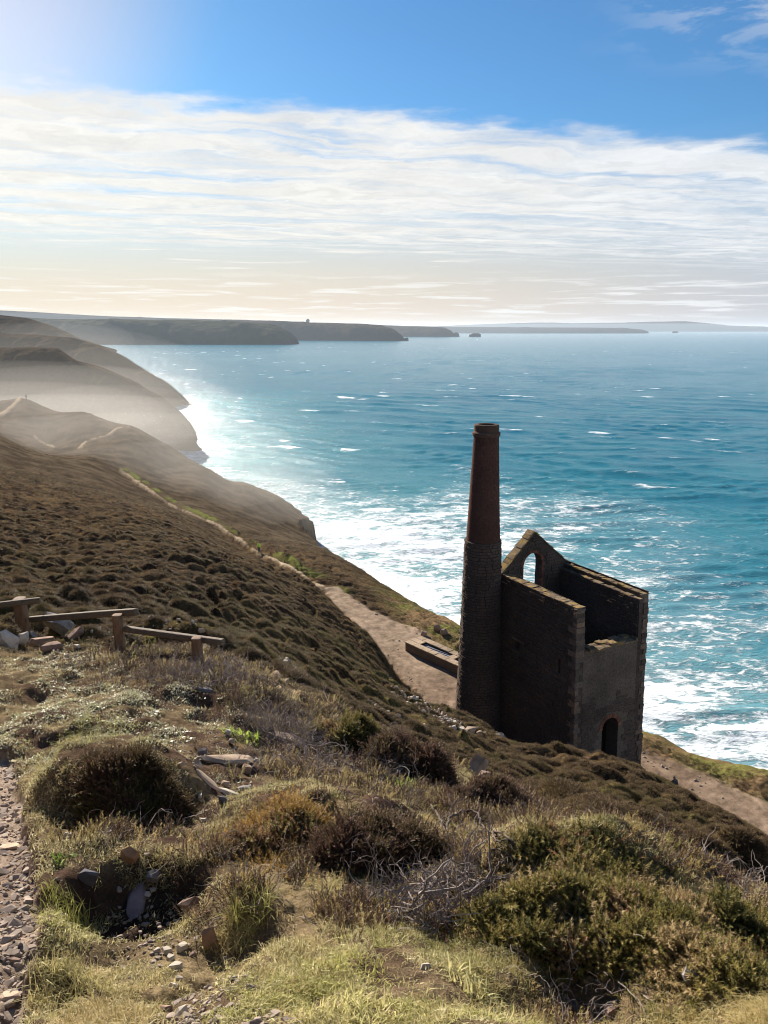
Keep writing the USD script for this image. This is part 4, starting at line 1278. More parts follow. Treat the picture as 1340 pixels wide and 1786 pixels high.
MOSS = [(60, 1180, 1.3), (170, 1200, 1.5), (280, 1230, 1.3), (110, 1260, 1.2), (230, 1290, 0.9), (350, 1270, 0.7), (90, 1310, 0.6), (20, 1230, 1.0), (390, 1330, 0.5)]
BARE = [(340, 1330, 0.7), (370, 1380, 0.45), (420, 1300, 0.6), (310, 1690, 0.22), (340, 1740, 0.22), (300, 1770, 0.2), (240, 1530, 0.42), (250, 1590, 0.25), (500, 1290, 0.8), (340, 1420, 0.25), (720, 1540, 0.35), (330, 1650, 0.12), (480, 1780, 0.12)]
GREENS = [(600, 1690, 0.16), (520, 1740, 0.18), (400, 1760, 0.14), (660, 1765, 0.15), (870, 1770, 0.16), (110, 1580, 0.14), (480, 1350, 0.2), (140, 1290, 0.5), (700, 1370, 0.25), (420, 1275, 0.4), (640, 1640, 0.12), (960, 1760, 0.10)]
STRAWS = [(80, 1330, 0.35), (120, 1620, 0.16), (110, 1720, 0.18), (160, 1760, 0.16), (60, 1480, 0.2), (560, 1330, 0.7), (520, 1320, 0.5), (800, 1460, 0.4), (640, 1560, 0.25), (820, 1420, 0.5), (430, 1560, 0.25), (960, 1700, 0.2), (1100, 1740, 0.2), (1290, 1740, 0.25), (380, 1480, 0.3)]


SCRUB = [(560, 1330, 0.8), (640, 1380, 0.7), (740, 1400, 0.7), (820, 1420, 0.7), (900, 1440, 0.6), (560, 1480, 0.4), (700, 1480, 0.4), (640, 1580, 0.22), (760, 1560, 0.3), (480, 1330, 0.5), (300, 1160, 0.9), (400, 1180, 0.9), (470, 1230, 0.8), (620, 1270, 0.9), (850, 1500, 0.4), (1250, 1560, 0.5), (220, 1450, 0.3),
         (1000, 1690, 0.12), (420, 1480, 0.25), (420, 1560, 0.15), (330, 1130, 0.8)]


def ground_cover():
    x, y, r = polar_points(120000, 1.2, 14.5)
    fg = fg_weight(x, y)
    st = poly_signed(x, y, STONY)
    bare = np.maximum(blob_mask(x, y, BARE), 0)
    moss = blob_mask(x, y, MOSS)
    green = blob_mask(x, y, GREENS)
    straw = blob_mask(x, y, STRAWS)
    patch = fbm2(x, y, 0.45, 4, 81)
    keep = (R2.random(len(x)) < fg * np.clip(1.2 - 1.3 * bare - 1.1 * sstep(patch, 0.52, 0.66) - 1.1 * sstep(fbm2(x, y, 0.17, 3, 84), 0.48, 0.58), 0.03, 1)) & (st < -0.02)
    u = R2.random(len(x))
    scrub = blob_mask(x, y, SCRUB)
    kind = np.where(u < 0.85 * green, 1, np.where(u < 0.9 * straw, 2, np.where((u < 1.3 * moss), 3, np.where(u > 0.985, 1, np.where(u > 0.95, 2, 0)))))
    kind = np.where((kind == 3) & (patch > 0.58), 0, kind)
    kind = np.where((R2.random(len(x)) < 0.85 * scrub * sstep(fbm2(x, y, 0.3, 3, 85), 0.36, 0.52)), 4, kind)
    for k, protos, name, base_scale in ((0, P_TURF, 'turf', 1.0), (1, P_GREEN, 'green_grass', 0.9), (2, P_STRAW, 'dry_grass', 0.85), (3, P_MAT, 'creeping_plants', 1.25), (4, P_LOW, 'low_scrub', 1.0)):
        s = keep & (kind == k)
        xs, ys = x[s], y[s]
        n_ = normal_at(xs, ys)
        up = n_ * (1.0 if k == 3 else 0.45) + np.array([0.15, -0.05, 0.6]) * (0.0 if k == 3 else 1.0)
        up += R2.normal(0, 0.12, up.shape)
        sc = base_scale * R2.uniform(0.6, 1.3, s.sum()) * (0.65 + 0.075 * r[s])
        lab = {0: 'short dry olive turf covering the near mound', 1: 'brighter green grass growing in patches over the mound', 2: 'long straw coloured grass in tufts over the mound', 3: 'pale grey-green creeping leaf mat on the crest of the mound', 4: 'low brown scrub of dead heather between the bushes on the mound'}[k]
        scatter(name, protos, np.stack([xs, ys, ground(xs, ys)], -1), up, sc[:, None], label=lab, category={0: 'turf', 1: 'grass', 2: 'grass', 3: 'ground cover', 4: 'scrub'}[k])
    # loose stones on the terrace and the track
    x, y, r = polar_points(60000, 25, 150)
    ok = (poly_signed(x, y, EARTH) > -0.5) | (seg_dist(x, y, PATH)[0] < 0.9)
    ok &= R2.random(len(x)) < 0.28 * sstep(fbm2(x, y, 3.0, 3, 87), 0.40, 0.65) + 0.02
    x, y = x[ok], y[ok]
    n_ = normal_at(x, y)
    loose = [('pebble', (lambda t_: (t_.vertices * np.array([1, 0.75, 0.5]) * (1 + R2.normal(0, 0.12, (len(t_.vertices), 1))), t_.faces))(trimesh.creation.icosphere(1, 0.06)), k_slate) for _ in range(4)]
    scatter('loose_stones', loose, np.stack([x, y, ground(x, y) + 0.01], -1), n_ + R2.normal(0, 0.3, n_.shape), (R2.lognormal(-0.1, 0.5, len(x)))[:, None], label='small loose stones strewn over the bare terrace and the track', category='gravel')
    # twig litter
    x, y, r = polar_points(26000, 1.6, 13)
    ok = (R2.random(len(x)) < 0.75 * blob_mask(x, y, SCRUB) ** 1.3) & (fg_weight(x, y) > 0.3)
    x, y, r = x[ok], y[ok], r[ok]
    lit_ = [('stick', tube_mesh(*crooked((0, 0, 0), (0.1, 0, 1), 0.22, 0.0026, R2, 0.8, 6), 3), k_twig) for _ in range(5)]
    n_ = normal_at(x, y)
    up = R2.normal(0, 1, n_.shape)
    up[:, 2] = np.abs(up[:, 2]) * 0.5
    up += 0.25 * n_
    scatter('twig_litter', lit_, np.stack([x, y, ground(x, y) + 0.01], -1), up, (R2.uniform(0.5, 1.4, len(x)) * (0.7 + 0.08 * r))[:, None], label='pale broken twigs littering the scrub on the mound', category='twigs')
    # heather over the slopes
    x, y, r = polar_points(360000, 4.5, 150)
    s = sea_dist = seg_dist(x, y, COAST)
    sd = np.where(s[1] > 0, s[0], -s[0])
    free = (1 - fg_weight(x, y))
    ok = (R2.random(len(x)) < free) & (sd < -1.0) & (poly_signed(x, y, EARTH) < 0.9 * (fbm2(x, y, 1.4, 3, 86) - 0.5) * 2 - 0.1)
    for line, w in ((PATH, 1.4), (PATH2, 1.6)):
        ok &= seg_dist(x, y, line)[0] > w
    lo = ground(x, y)
    gap = fbm2(x, y, 1.3, 3, 83)
    ok &= gap < 0.66
    x, y, r = x[ok], y[ok], r[ok]
    # fewer in the strip by the house
    n_ = normal_at(x, y, 0.1)
    up = n_ * 0.8 + np.array([0, 0, 0.5]) + R2.normal(0, 0.15, n_.shape)
    sc = R2.uniform(0.55, 1.15, len(x)) * np.interp(r, [4, 12, 40, 150], [0.55, 0.64, 1.0, 1.8])
    scatter('heather', P_HEATH, np.stack([x, y, ground(x, y) - 0.03 * sc], -1), up, sc[:, None] * np.array([[1.1, 1.1, 0.75]]), label='dark brown and olive heather in tussocks over the hillside', category='heather')


ground_cover()


# ------------------------------------------------------------------ bushes
def bush(name, label, category, px, py, w, d, h, sprigs, n, size=1.0, yaw=0.0, seed=0, ragged=0.5, flat=0.6, group=None, core=0.82, sink=0.0):
    """A mound of shoots on a dark woody core; the pixel is the middle of its foot."""
    c = hit(px, py)
    r_ = np.random.default_rng(1000 + seed)
    cs, sn = math.cos(yaw), math.sin(yaw)
    t = thing(name, label, category, group, loc=(c[0], c[1], c[2]))

    def surf(a, b):
        """a, b in the unit disc -> local point on the mound."""
        rho = np.hypot(a, b)
        lx, ly = a * w / 2 * cs - b * d / 2 * sn, a * w / 2 * sn + b * d / 2 * cs
        wx, wy = c[0] + lx, c[1] + ly
        bump_ = 0.25 + 1.25 * fbm2(wx + seed, wy, 0.42, 3, seed + 5) * (1 - ragged) + ragged * 1.7 * fbm2(wx + seed, wy, 0.20, 3, seed + 6) ** 1.3
        an_ = np.arctan2(b, a)
        out = 0.62 + 0.75 * fbm2(1.3 * np.cos(an_) + seed, 1.3 * np.sin(an_), 1.0, 3, seed + 7)
        z = ground(wx, wy) - c[2] - 0.03 + h * np.maximum(0, 1 - (rho / out) ** 2) ** flat * bump_ - sink
        return np.stack([lx, ly, z], -1)

    # core
    k1, k2 = 12, 28
    rr, aa = np.meshgrid(np.linspace(0, 1.0, k1), np.linspace(0, 2 * math.pi, k2, endpoint=False), indexing='ij')
    p = surf((rr * np.cos(aa)).ravel() * 0.92, (rr * np.sin(aa)).ravel() * 0.92)
    g = ground(p[:, 0] + c[0], p[:, 1] + c[1]) - c[2]
    p[:, 2] = g + (p[:, 2] - g) * core - 0.02
    i, j = np.meshgrid(np.arange(k1 - 1), np.arange(k2), indexing='ij')
    f = np.stack([i * k2 + j, (i + 1) * k2 + j, (i + 1) * k2 + (j + 1) % k2, i * k2 + (j + 1) % k2], -1).reshape(-1, 4)
    obj('stems', (p, f), k_stem, t, smooth=True)
    rho = np.sqrt(r_.random(n)) * 1.02
    an = r_.uniform(0, 2 * math.pi, n)
    a, b = rho * np.cos(an), rho * np.sin(an)
    e = 0.03
    p0, p1, p2 = surf(a, b), surf(a + e, b), surf(a, b + e)
    nn = np.cross(p1 - p0, p2 - p0)
    nn /= np.linalg.norm(nn, axis=1, keepdims=True) + 1e-9
    up = nn * 0.9 + np.array([0, 0, 0.55]) + r_.normal(0, 0.42, nn.shape)
    up[:, 2] = np.maximum(up[:, 2], -0.2)
    depth = r_.uniform(0, 0.35, n) ** 1.5 * h * 0.5
    pos = p0 - nn * (depth + 0.05 * size)[:, None]
    ns = int(0.3 * n)
    rs, as_ = r_.uniform(0.85, 1.5, ns), r_.uniform(0, 2 * math.pi, ns)
    lx = rs * (np.cos(as_) * w / 2 * cs - np.sin(as_) * d / 2 * sn)
    ly = rs * (np.cos(as_) * w / 2 * sn + np.sin(as_) * d / 2 * cs)
    okk = r_.random(ns) < 1.2 * fbm2(lx + seed, ly, 0.18, 3, seed + 8) ** 1.5
    lx, ly = lx[okk], ly[okk]
    pos = np.vstack([pos, np.stack([lx, ly, ground(c[0] + lx, c[1] + ly) - c[2] - 0.02], -1)])
    up = np.vstack([up, normal_at(c[0] + lx, c[1] + ly) + r_.normal(0, 0.45, (len(lx), 3))])
    sz = size * np.concatenate([r_.lognormal(0.0, 0.25, n), r_.uniform(0.4, 0.9, len(lx))])
    tone = 0.75 * sstep(fbm2(pos[:, 0] + seed, pos[:, 1] + c[1], 0.30, 3, seed + 9), 0.25, 0.75) + 0.35 * r_.random(len(pos)) - 0.05
    scatter('foliage', sprigs, pos, up, sz[:, None], parent=t, pick=np.clip((tone * len(sprigs)).astype(int), 0, len(sprigs) - 1))
    return t, c


def twigs_joined(starts, dirs, lengths, r0, rng, wiggle=0.6, sides=3, n=7, fork=0.5):
    V, F, o = [], [], 0
    jobs = list(zip(starts, dirs, lengths, np.broadcast_to(r0, len(starts))))
    while jobs:
        p, d, l_, r = jobs.pop()
        q, rr = crooked(p, d, l_, r, rng, wiggle, n)
        v, f = tube_mesh(q, rr, sides)
        V.append(v)
        F.append(f + o)
        o += len(v)
        if l_ > 0.12 and rng.random() < fork * 2:
            for _ in range(rng.integers(1, 3)):
                k = rng.integers(2, n - 1)
                jobs.append((q[k], q[k + 1] - q[k] + rng.normal(0, 0.6, 3) * np.linalg.norm(q[k + 1] - q[k]), l_ * rng.uniform(0.35, 0.6), rr[k] * 0.75))
    return np.vstack(V), np.vstack(F)


def dead_bush(name, label, px, py, w, h, n, length, seed, r0=0.004, flat=False, wiggle=0.6, direction=None, look=None, category='dead bush'):
    """A heap of bare crooked twigs."""
    c = hit(px, py)
    r_ = np.random.default_rng(2000 + seed)
    t = thing(name, label, category, loc=c)
    a, rho = r_.uniform(0, 2 * math.pi, n), np.sqrt(r_.random(n)) * w / 2
    lx, ly = rho * np.cos(a), rho * np.sin(a) * 0.8
    z = ground(c[0] + lx, c[1] + ly) - c[2] + (h * r_.random(n) * np.maximum(0.1, 1 - (rho / (w / 2)) ** 2) if flat else 0.0)
    p = np.stack([lx, ly, z], -1)
    if direction is not None:
        d = np.array(direction) + r_.normal(0, 0.35, (n, 3)) * np.array([1, 1, 0.45])
    else:
        d = np.stack([lx * 1.2 / w, ly * 1.2 / w, np.full(n, 0.7 if not flat else 0.12)], -1) + r_.normal(0, 0.35, (n, 3))
    sel = r_.random(n) < 0.06
    obj('twig', twigs_joined(p[~sel], d[~sel], length * r_.uniform(0.5, 1.2, (~sel).sum()), r0, r_, wiggle, fork=0.45), look or k_twig, t, kind='stuff')
    for k in np.nonzero(sel)[0][:10]:
        q, rr = crooked(p[k], d[k], length * 1.3, r0 * 2.2, r_, wiggle, 10)
        obj('branch', tube_mesh(q, rr, 5), look or k_twig, t, smooth=True)
    return t


g_green = gorse_set(k_gorse, k_gorse, k_gorse_o, k_gorse_o, k_gorse_tan, k_gorse_rust)
g_tan = gorse_set(k_gorse_tan, k_gorse_tan, k_gorse_o, k_gorse_o, k_gorse, k_gorse_rust)
g_gold = gorse_set(k_gorse_gold, k_gorse_gold, k_gorse_rust, k_gorse_o, k_gorse_rust)
h_dark = heath_set(k_heather, k_heather, k_heather_b, k_gorse)
h_brown = heath_set(k_heather_b, k_heather_b, k_heather, k_heather_g)
h_grey = heath_set(k_heather_g, k_heather_g, k_heather_b, k_heather)
bush('gorse_bush', 'dark green spiny gorse mound casting a broad shadow in the right foreground', 'gorse', 1000, 1630, 1.35, 0.6, 0.20, g_green, 5200, 0.8, yaw=-0.30, seed=1, ragged=0.3, flat=0.55)
bush('gorse_bush', 'tan and brown low gorse spreading behind the dark green mound at right', 'gorse', 1150, 1590, 1.7, 0.7, 0.10, g_tan, 5600, 0.75, yaw=-0.35, seed=2, ragged=0.3, flat=0.75)
bush('gorse_bush', 'tan gorse ridge trailing down to the right from the dark green mound', 'gorse', 1240, 1680, 0.7, 0.36, 0.12, g_tan, 1900, 0.8, yaw=-0.75, seed=13, ragged=0.3)
bush('gorse_bush', 'golden brown spiny gorse bush left of the dark heather in the middle foreground', 'gorse', 490, 1460, 0.85, 1.0, 0.22, g_gold, 3600, 0.95, seed=3, ragged=0.35, flat=0.7)
bush('heather_bush', 'dark purple-brown heather bush right of the golden gorse in mid foreground', 'heather', 655, 1495, 0.95, 0.8, 0.34, h_brown, 3600, 0.9, seed=4, ragged=0.35)
bush('heather_bush', 'shaggy dark heather bush on top of the overhanging bank at left', 'heather', 230, 1392, 0.82, 0.66, 0.27, h_dark, 3600, 1.0, seed=5, ragged=0.75)
bush('heather_bush', 'reddish brown heather bush on the rim of the mound left of the pale rim stones', 'heather', 715, 1345, 1.2, 0.95, 0.46, h_brown, 3200, 1.15, seed=6, ragged=0.35)
bush('gorse_bush', 'small dark green gorse tuft beside the bleached dead branch', 'gorse', 925, 1470, 0.36, 0.3, 0.08, g_green, 500, 0.7, seed=7)
bush('gorse_bush', 'dark gorse bush on the rim right of the grey bare twiggy bush', 'gorse', 605, 1300, 1.1, 0.8, 0.36, g_green, 2400, 1.2, seed=8)
bush('heather_bush', 'grey-brown faded heather along the rim above the bleached dead branch', 'heather', 865, 1415, 1.2, 0.9, 0.32, h_grey, 2800, 1.0, seed=9)
bush('gorse_bush', 'tan gorse clump at the right edge of the picture', 'gorse', 1320, 1640, 0.5, 0.5, 0.2, g_tan, 1000, 0.85, seed=10)
bush('gorse_bush', 'olive gorse patch on the slope edge above the tan gorse', 'gorse', 1010, 1500, 1.0, 0.5, 0.06, g_tan, 1800, 0.9, seed=12, ragged=0.3)
dead_bush('dead_bush', 'grey bare twiggy bush on the rim above the green leafy plant', 500, 1275, 1.0, 0.5, 260, 0.42, 1, 0.004)
dead_bush('dead_bush', 'low purple-grey dead heather below the end of the wooden fence', 345, 1185, 1.5, 0.4, 320, 0.34, 2, 0.0045)
dead_bush('twig_heap', 'heap of pale curling dead twigs between the two dark bushes', 735, 1580, 0.75, 0.22, 210, 0.42, 3, 0.0036, flat=True, wiggle=0.9, direction=(0.9, 0.25, 0.05), category='twigs')
dead_bush('twig_heap', 'scatter of fine grey twigs over the grass on the rim in mid picture', 620, 1350, 1.4, 0.15, 150, 0.4, 4, 0.004, flat=True, wiggle=0.8, category='twigs')
dead_bush('twig_heap', 'thin dry stalks curving out of the shade under the right gorse mound', 1000, 1720, 0.7, 0.1, 60, 0.28, 5, 0.0022, flat=True, wiggle=0.9, category='twigs')
# ------------------------------------------------------------------ the bleached branch
def dead_branch():
    c = hit(800, 1445)
    t = thing('dead_branch', 'bleached gnarled dead branch lying across the mound rim', 'branch', loc=c)
    r_ = np.random.default_rng(31)
    lines = [[(745, 1398), (765, 1425), (775, 1455), (790, 1478)], [(775, 1470), (800, 1472), (825, 1478), (850, 1490), (890, 1497)], [(778, 1468), (782, 1432), (800, 1422), (818, 1418), (835, 1425), (838, 1445), (858, 1465), (880, 1482)],
             [(800, 1422), (808, 1400), (802, 1382)], [(818, 1418), (830, 1412)], [(838, 1450), (868, 1462), (900, 1480)], [(690, 1450), (692, 1432), (716, 1420)], [(858, 1465), (890, 1475), (905, 1492)], [(825, 1478), (860, 1482), (900, 1475)]]
    for k, ln in enumerate(lines):
        q = []
        for i, (px, py) in enumerate(ln):
            lift = 0.03 + 0.06 * math.sin(math.pi * i / max(1, len(ln) - 1)) if k not in (6,) else 0.05
            g = hit(px, py + lift * 120)
            q.append(g + np.array([0, 0, lift]) - c)
        q = np.array(q)
        s = np.linspace(0, len(q) - 1, 6 * len(q))
        qq = np.stack([np.interp(s, np.arange(len(q)), q[:, i]) for i in range(3)], -1)
        from_ = trimesh.smoothing  # noqa: F841
        for _ in range(3):
            qq[1:-1] = 0.25 * qq[:-2] + 0.5 * qq[1:-1] + 0.25 * qq[2:]
        qq += r_.normal(0, 0.007, qq.shape)
        obj('branch', tube_mesh(qq, np.linspace(0.013, 0.005, len(qq)) * (1.0 if k < 3 else 0.65), 6), k_branch, t, smooth=True)


dead_branch()


# ------------------------------------------------------------------ stones
def stone_mesh(l_, w, h, seed, flat=True):
    r_ = np.random.default_rng(3000 + seed)
    n = 13
    a = np.sort(r_.uniform(0, 2 * math.pi, n))
    ring = np.stack([np.cos(a) * l_ / 2, np.sin(a) * w / 2], -1) * r_.uniform(0.78, 1.05, (n, 1))
    lo = np.c_[ring * r_.uniform(0.85, 1.0, (n, 1)), np.full(n, -h * 0.5) + r_.normal(0, h * 0.06, n)]
    hi = np.c_[ring * r_.uniform(0.75, 0.95, (n, 1)) + r_.normal(0, 0.03 * l_, (n, 2)), np.full(n, h * 0.5) + r_.normal(0, h * (0.10 if flat else 0.28), n)]
    mid = np.c_[ring * 1.03, r_.normal(0, h * 0.2, n)]
    m = m3.Manifold.hull_points(np.vstack([lo, mid, hi])).to_mesh()
    return m.vert_properties[:, :3].copy(), m.tri_verts.copy()


def stone_look(name, c, b=0.006):
    k = np.array(c)
    return stone_material(name, tuple(k * 0.85), tuple(k), tuple(k * 1.1), bump=b, by='o.random')


s_purple, s_orange, s_grey, s_pale, s_brown, s_tan, s_dark = (stone_look(n_, c) for n_, c in (('purple_slate', (0.20, 0.165, 0.17)), ('rusty_stone', (0.34, 0.19, 0.10)), ('grey_stone', (0.22, 0.20, 0.19)), ('pale_stone', (0.45, 0.39, 0.32)),
                                                                                          ('brown_stone', (0.26, 0.18, 0.14)), ('tan_slab', (0.40, 0.30, 0.22)), ('dark_slate', (0.12, 0.11, 0.12))))
seed_ = [0]


def stone(px, py, lpx, ratio, h_ratio, look, label, name='stone', ang=0.0, tilt=(0, 0), flat=True, up=0.25, grp=None):
    """A stone at a pixel; its length given in photograph pixels there, angle in plan degrees."""
    c = hit(px, py)
    depth = float(c @ cF)
    l_ = lpx * depth / FPX
    seed_[0] += 1
    v, f = stone_mesh(l_, l_ * ratio, l_ * h_ratio, seed_[0], flat)
    rx, ry, rz = math.radians(tilt[0]), math.radians(tilt[1]), math.radians(ang)
    M = trimesh.transformations.euler_matrix(rx, ry, rz)[:3, :3]
    n_ = normal_at(np.array([c[0]]), np.array([c[1]]), 0.15)[0]
    A = trimesh.geometry.align_vectors([0, 0, 1], n_)[:3, :3]
    v = v @ M.T @ A.T + c + n_ * l_ * h_ratio * up
    return obj(name, (v, f), look, None, label=label, category='stone' if name == 'stone' else 'rock', group=grp)


stone(240, 1578, 95, 0.42, 0.16, s_purple, 'long purple-grey slate slab lying in the shaded hollow under the bank', ang=-55)
stone(226, 1497, 34, 0.8, 0.6, s_orange, 'rusty orange stone stuck in the shaded bank face', flat=False)
stone(270, 1530, 26, 0.8, 0.6, s_grey, 'grey rounded stone above the purple slab in the hollow', flat=False)
stone(256, 1561, 16, 0.7, 0.3, s_pale, 'pale broken flake beside the purple slab, nearer one', ang=20)
stone(266, 1552, 14, 0.7, 0.3, s_pale, 'small pale flake beside the purple slab, further one', ang=-20)
stone(344, 1583, 34, 0.75, 0.75, s_brown, 'brown rounded stone on the grass right of the hollow', flat=False)
stone(367, 1648, 30, 0.6, 0.9, s_brown, 'upright brown stone with a shadow, right of the pebble pile', flat=False, up=0.35)
stone(305, 1692, 32, 0.7, 0.4, s_pale, 'largest pale stone in the pebble pile below the hollow', ang=30)
for k, (px, py, l_, lab) in enumerate(((290, 1662, 22, 'pale pebble at the upper left of the pebble pile'), (318, 1655, 24, 'pale pebble at the top right of the pebble pile'), (274, 1661, 16, 'small grey-white pebble left of the pebble pile'),
                                       (297, 1675, 20, 'pebble in the middle of the pebble pile above the largest'), (302, 1722, 18, 'pale pebble a little below the pebble pile'), (312, 1710, 16, 'narrow pebble just under the largest pale stone'),
                                       (336, 1668, 16, 'small brown pebble at the right end of the pebble pile'))):
    stone(px, py, l_, 0.7, 0.45, s_pale if k != 6 else s_brown, lab, ang=37 * k)
stone(319, 1772, 26, 0.8, 0.6, s_pale, 'pale pointed stone at the bottom edge below the pebble pile', flat=False, ang=70)
stone(290, 1763, 30, 0.5, 0.3, s_brown, 'flat brown stone at the bottom edge left of the pale pointed stone', ang=15)
stone(400, 1327, 112, 0.3, 0.07, s_tan, 'longest thin pale slab lying flat on the worn trail', name='slab', ang=8)
stone(362, 1362, 60, 0.5, 0.08, s_tan, 'broad pinkish flat slab on the worn trail', name='slab', ang=-12)
stone(402, 1386, 66, 0.35, 0.10, s_pale, 'pale grey layered slab at the near end of the trail', name='slab', ang=10)
stone(425, 1378, 34, 0.5, 0.2, s_grey, 'small grey slab touching the pale layered slab', name='slab', ang=40)
stone(352, 1318, 18, 0.8, 0.6, s_dark, 'small dark stone left of the longest thin slab', flat=False)
stone(390, 1400, 18, 0.8, 0.6, s_dark, 'small dark stone beneath the pale layered slab', flat=False)
stone(430, 1345, 22, 0.7, 0.5, s_brown, 'brown stone right of the broad pinkish slab')
stone(502, 1288, 74, 0.35, 0.08, s_tan, 'thin pale slab under the grey bare twiggy bush', name='slab', ang=5)
stone(354, 1204, 38, 0.6, 0.16, s_dark, 'dark blue-grey slate flat on the mound below the fence end', ang=-20)
stone(104, 1092, 58, 0.55, 0.5, s_grey, 'big slanted grey boulder beside the fence rail', name='boulder', flat=False, ang=25, tilt=(0, -28), up=0.3)
stone(116, 1104, 40, 0.6, 0.25, s_pale, 'sunlit pale slab leaning on the big slanted boulder', name='boulder', ang=15, tilt=(0, 15))
stone(12, 1124, 42, 0.7, 0.5, s_pale, 'pale boulder at the left edge beside the fence post', name='boulder', flat=False)
stone(36, 1117, 24, 0.6, 0.6, s_pale, 'small upright pale boulder just right of the left-edge boulder', name='boulder', flat=False)
stone(56, 1110, 18, 0.8, 0.6, s_grey, 'small squarish grey rock at the foot of the left fence post', name='boulder', flat=False)
stone(76, 1124, 50, 0.5, 0.3, s_brown, 'flat brown rock in front of the big slanted boulder', name='boulder', ang=10)
stone(96, 1130, 46, 0.5, 0.25, s_brown, 'low reddish rock nearest the camera in the fence rock pile', name='boulder', ang=30)
stone(133, 1108, 40, 0.5, 0.25, s_brown, 'low brown rock at the right end of the fence rock pile', name='boulder', ang=-10)
stone(826, 1350, 34, 0.7, 0.8, s_tan, 'upper of the pale rim stones on the edge right of the reddish heather', name='boulder', flat=False, up=0.4)
stone(840, 1365, 24, 0.8, 0.7, s_brown, 'brown rim stone below the upper pale rim stone', name='boulder', flat=False, up=0.4)
stone(856, 1367, 18, 0.8, 0.7, s_pale, 'small pale rim stone furthest right of the rim stones', name='boulder', flat=False, up=0.4)
stone(765, 1410, 38, 0.6, 0.2, s_tan, 'tan slab lying beside the bleached dead branch', name='slab', ang=-40, tilt=(15, 0), up=0.5)
stone(912, 1383, 20, 0.6, 0.4, s_tan, 'tan flat stone on the slope edge right of the rim stones', ang=20)
stone(1212, 1708, 38, 0.7, 0.5, s_grey, 'grey stone in the shade under the right gorse mound', flat=False)
stone(1070, 1764, 36, 0.8, 0.25, s_brown, 'flat brown stone in the shaded grass at the bottom right', ang=35)
stone(148, 1535, 36, 0.5, 0.6, s_dark, 'dark stone jutting from the bank left of the hollow', flat=False)
stone(118, 1460, 16, 0.6, 0.5, s_pale, 'little pale stone in the turf left of the overhanging bank')
stone(356, 1432, 14, 0.5, 0.4, s_pale, 'little pale chip right of the overhanging bank')
stone(742, 1690, 20, 0.7, 0.5, s_pale, 'small pale stone in the grass below the twig heap')
stone(18, 1478, 44, 0.7, 0.12, s_tan, 'largest flat tan slab on the stony path at left', name='slab', ang=20)
stone(36, 1556, 26, 0.4, 0.2, s_pale, 'long pale sliver standing out on the stony path', name='slab', ang=50)
stone(18, 1742, 44, 0.6, 0.25, s_tan, 'tan slab on the stony path at the bottom left corner', name='slab', ang=5)
stone(20, 1676, 30, 0.5, 0.2, s_brown, 'brown slab on the stony path beside the dark cut bank', name='slab', ang=-15)


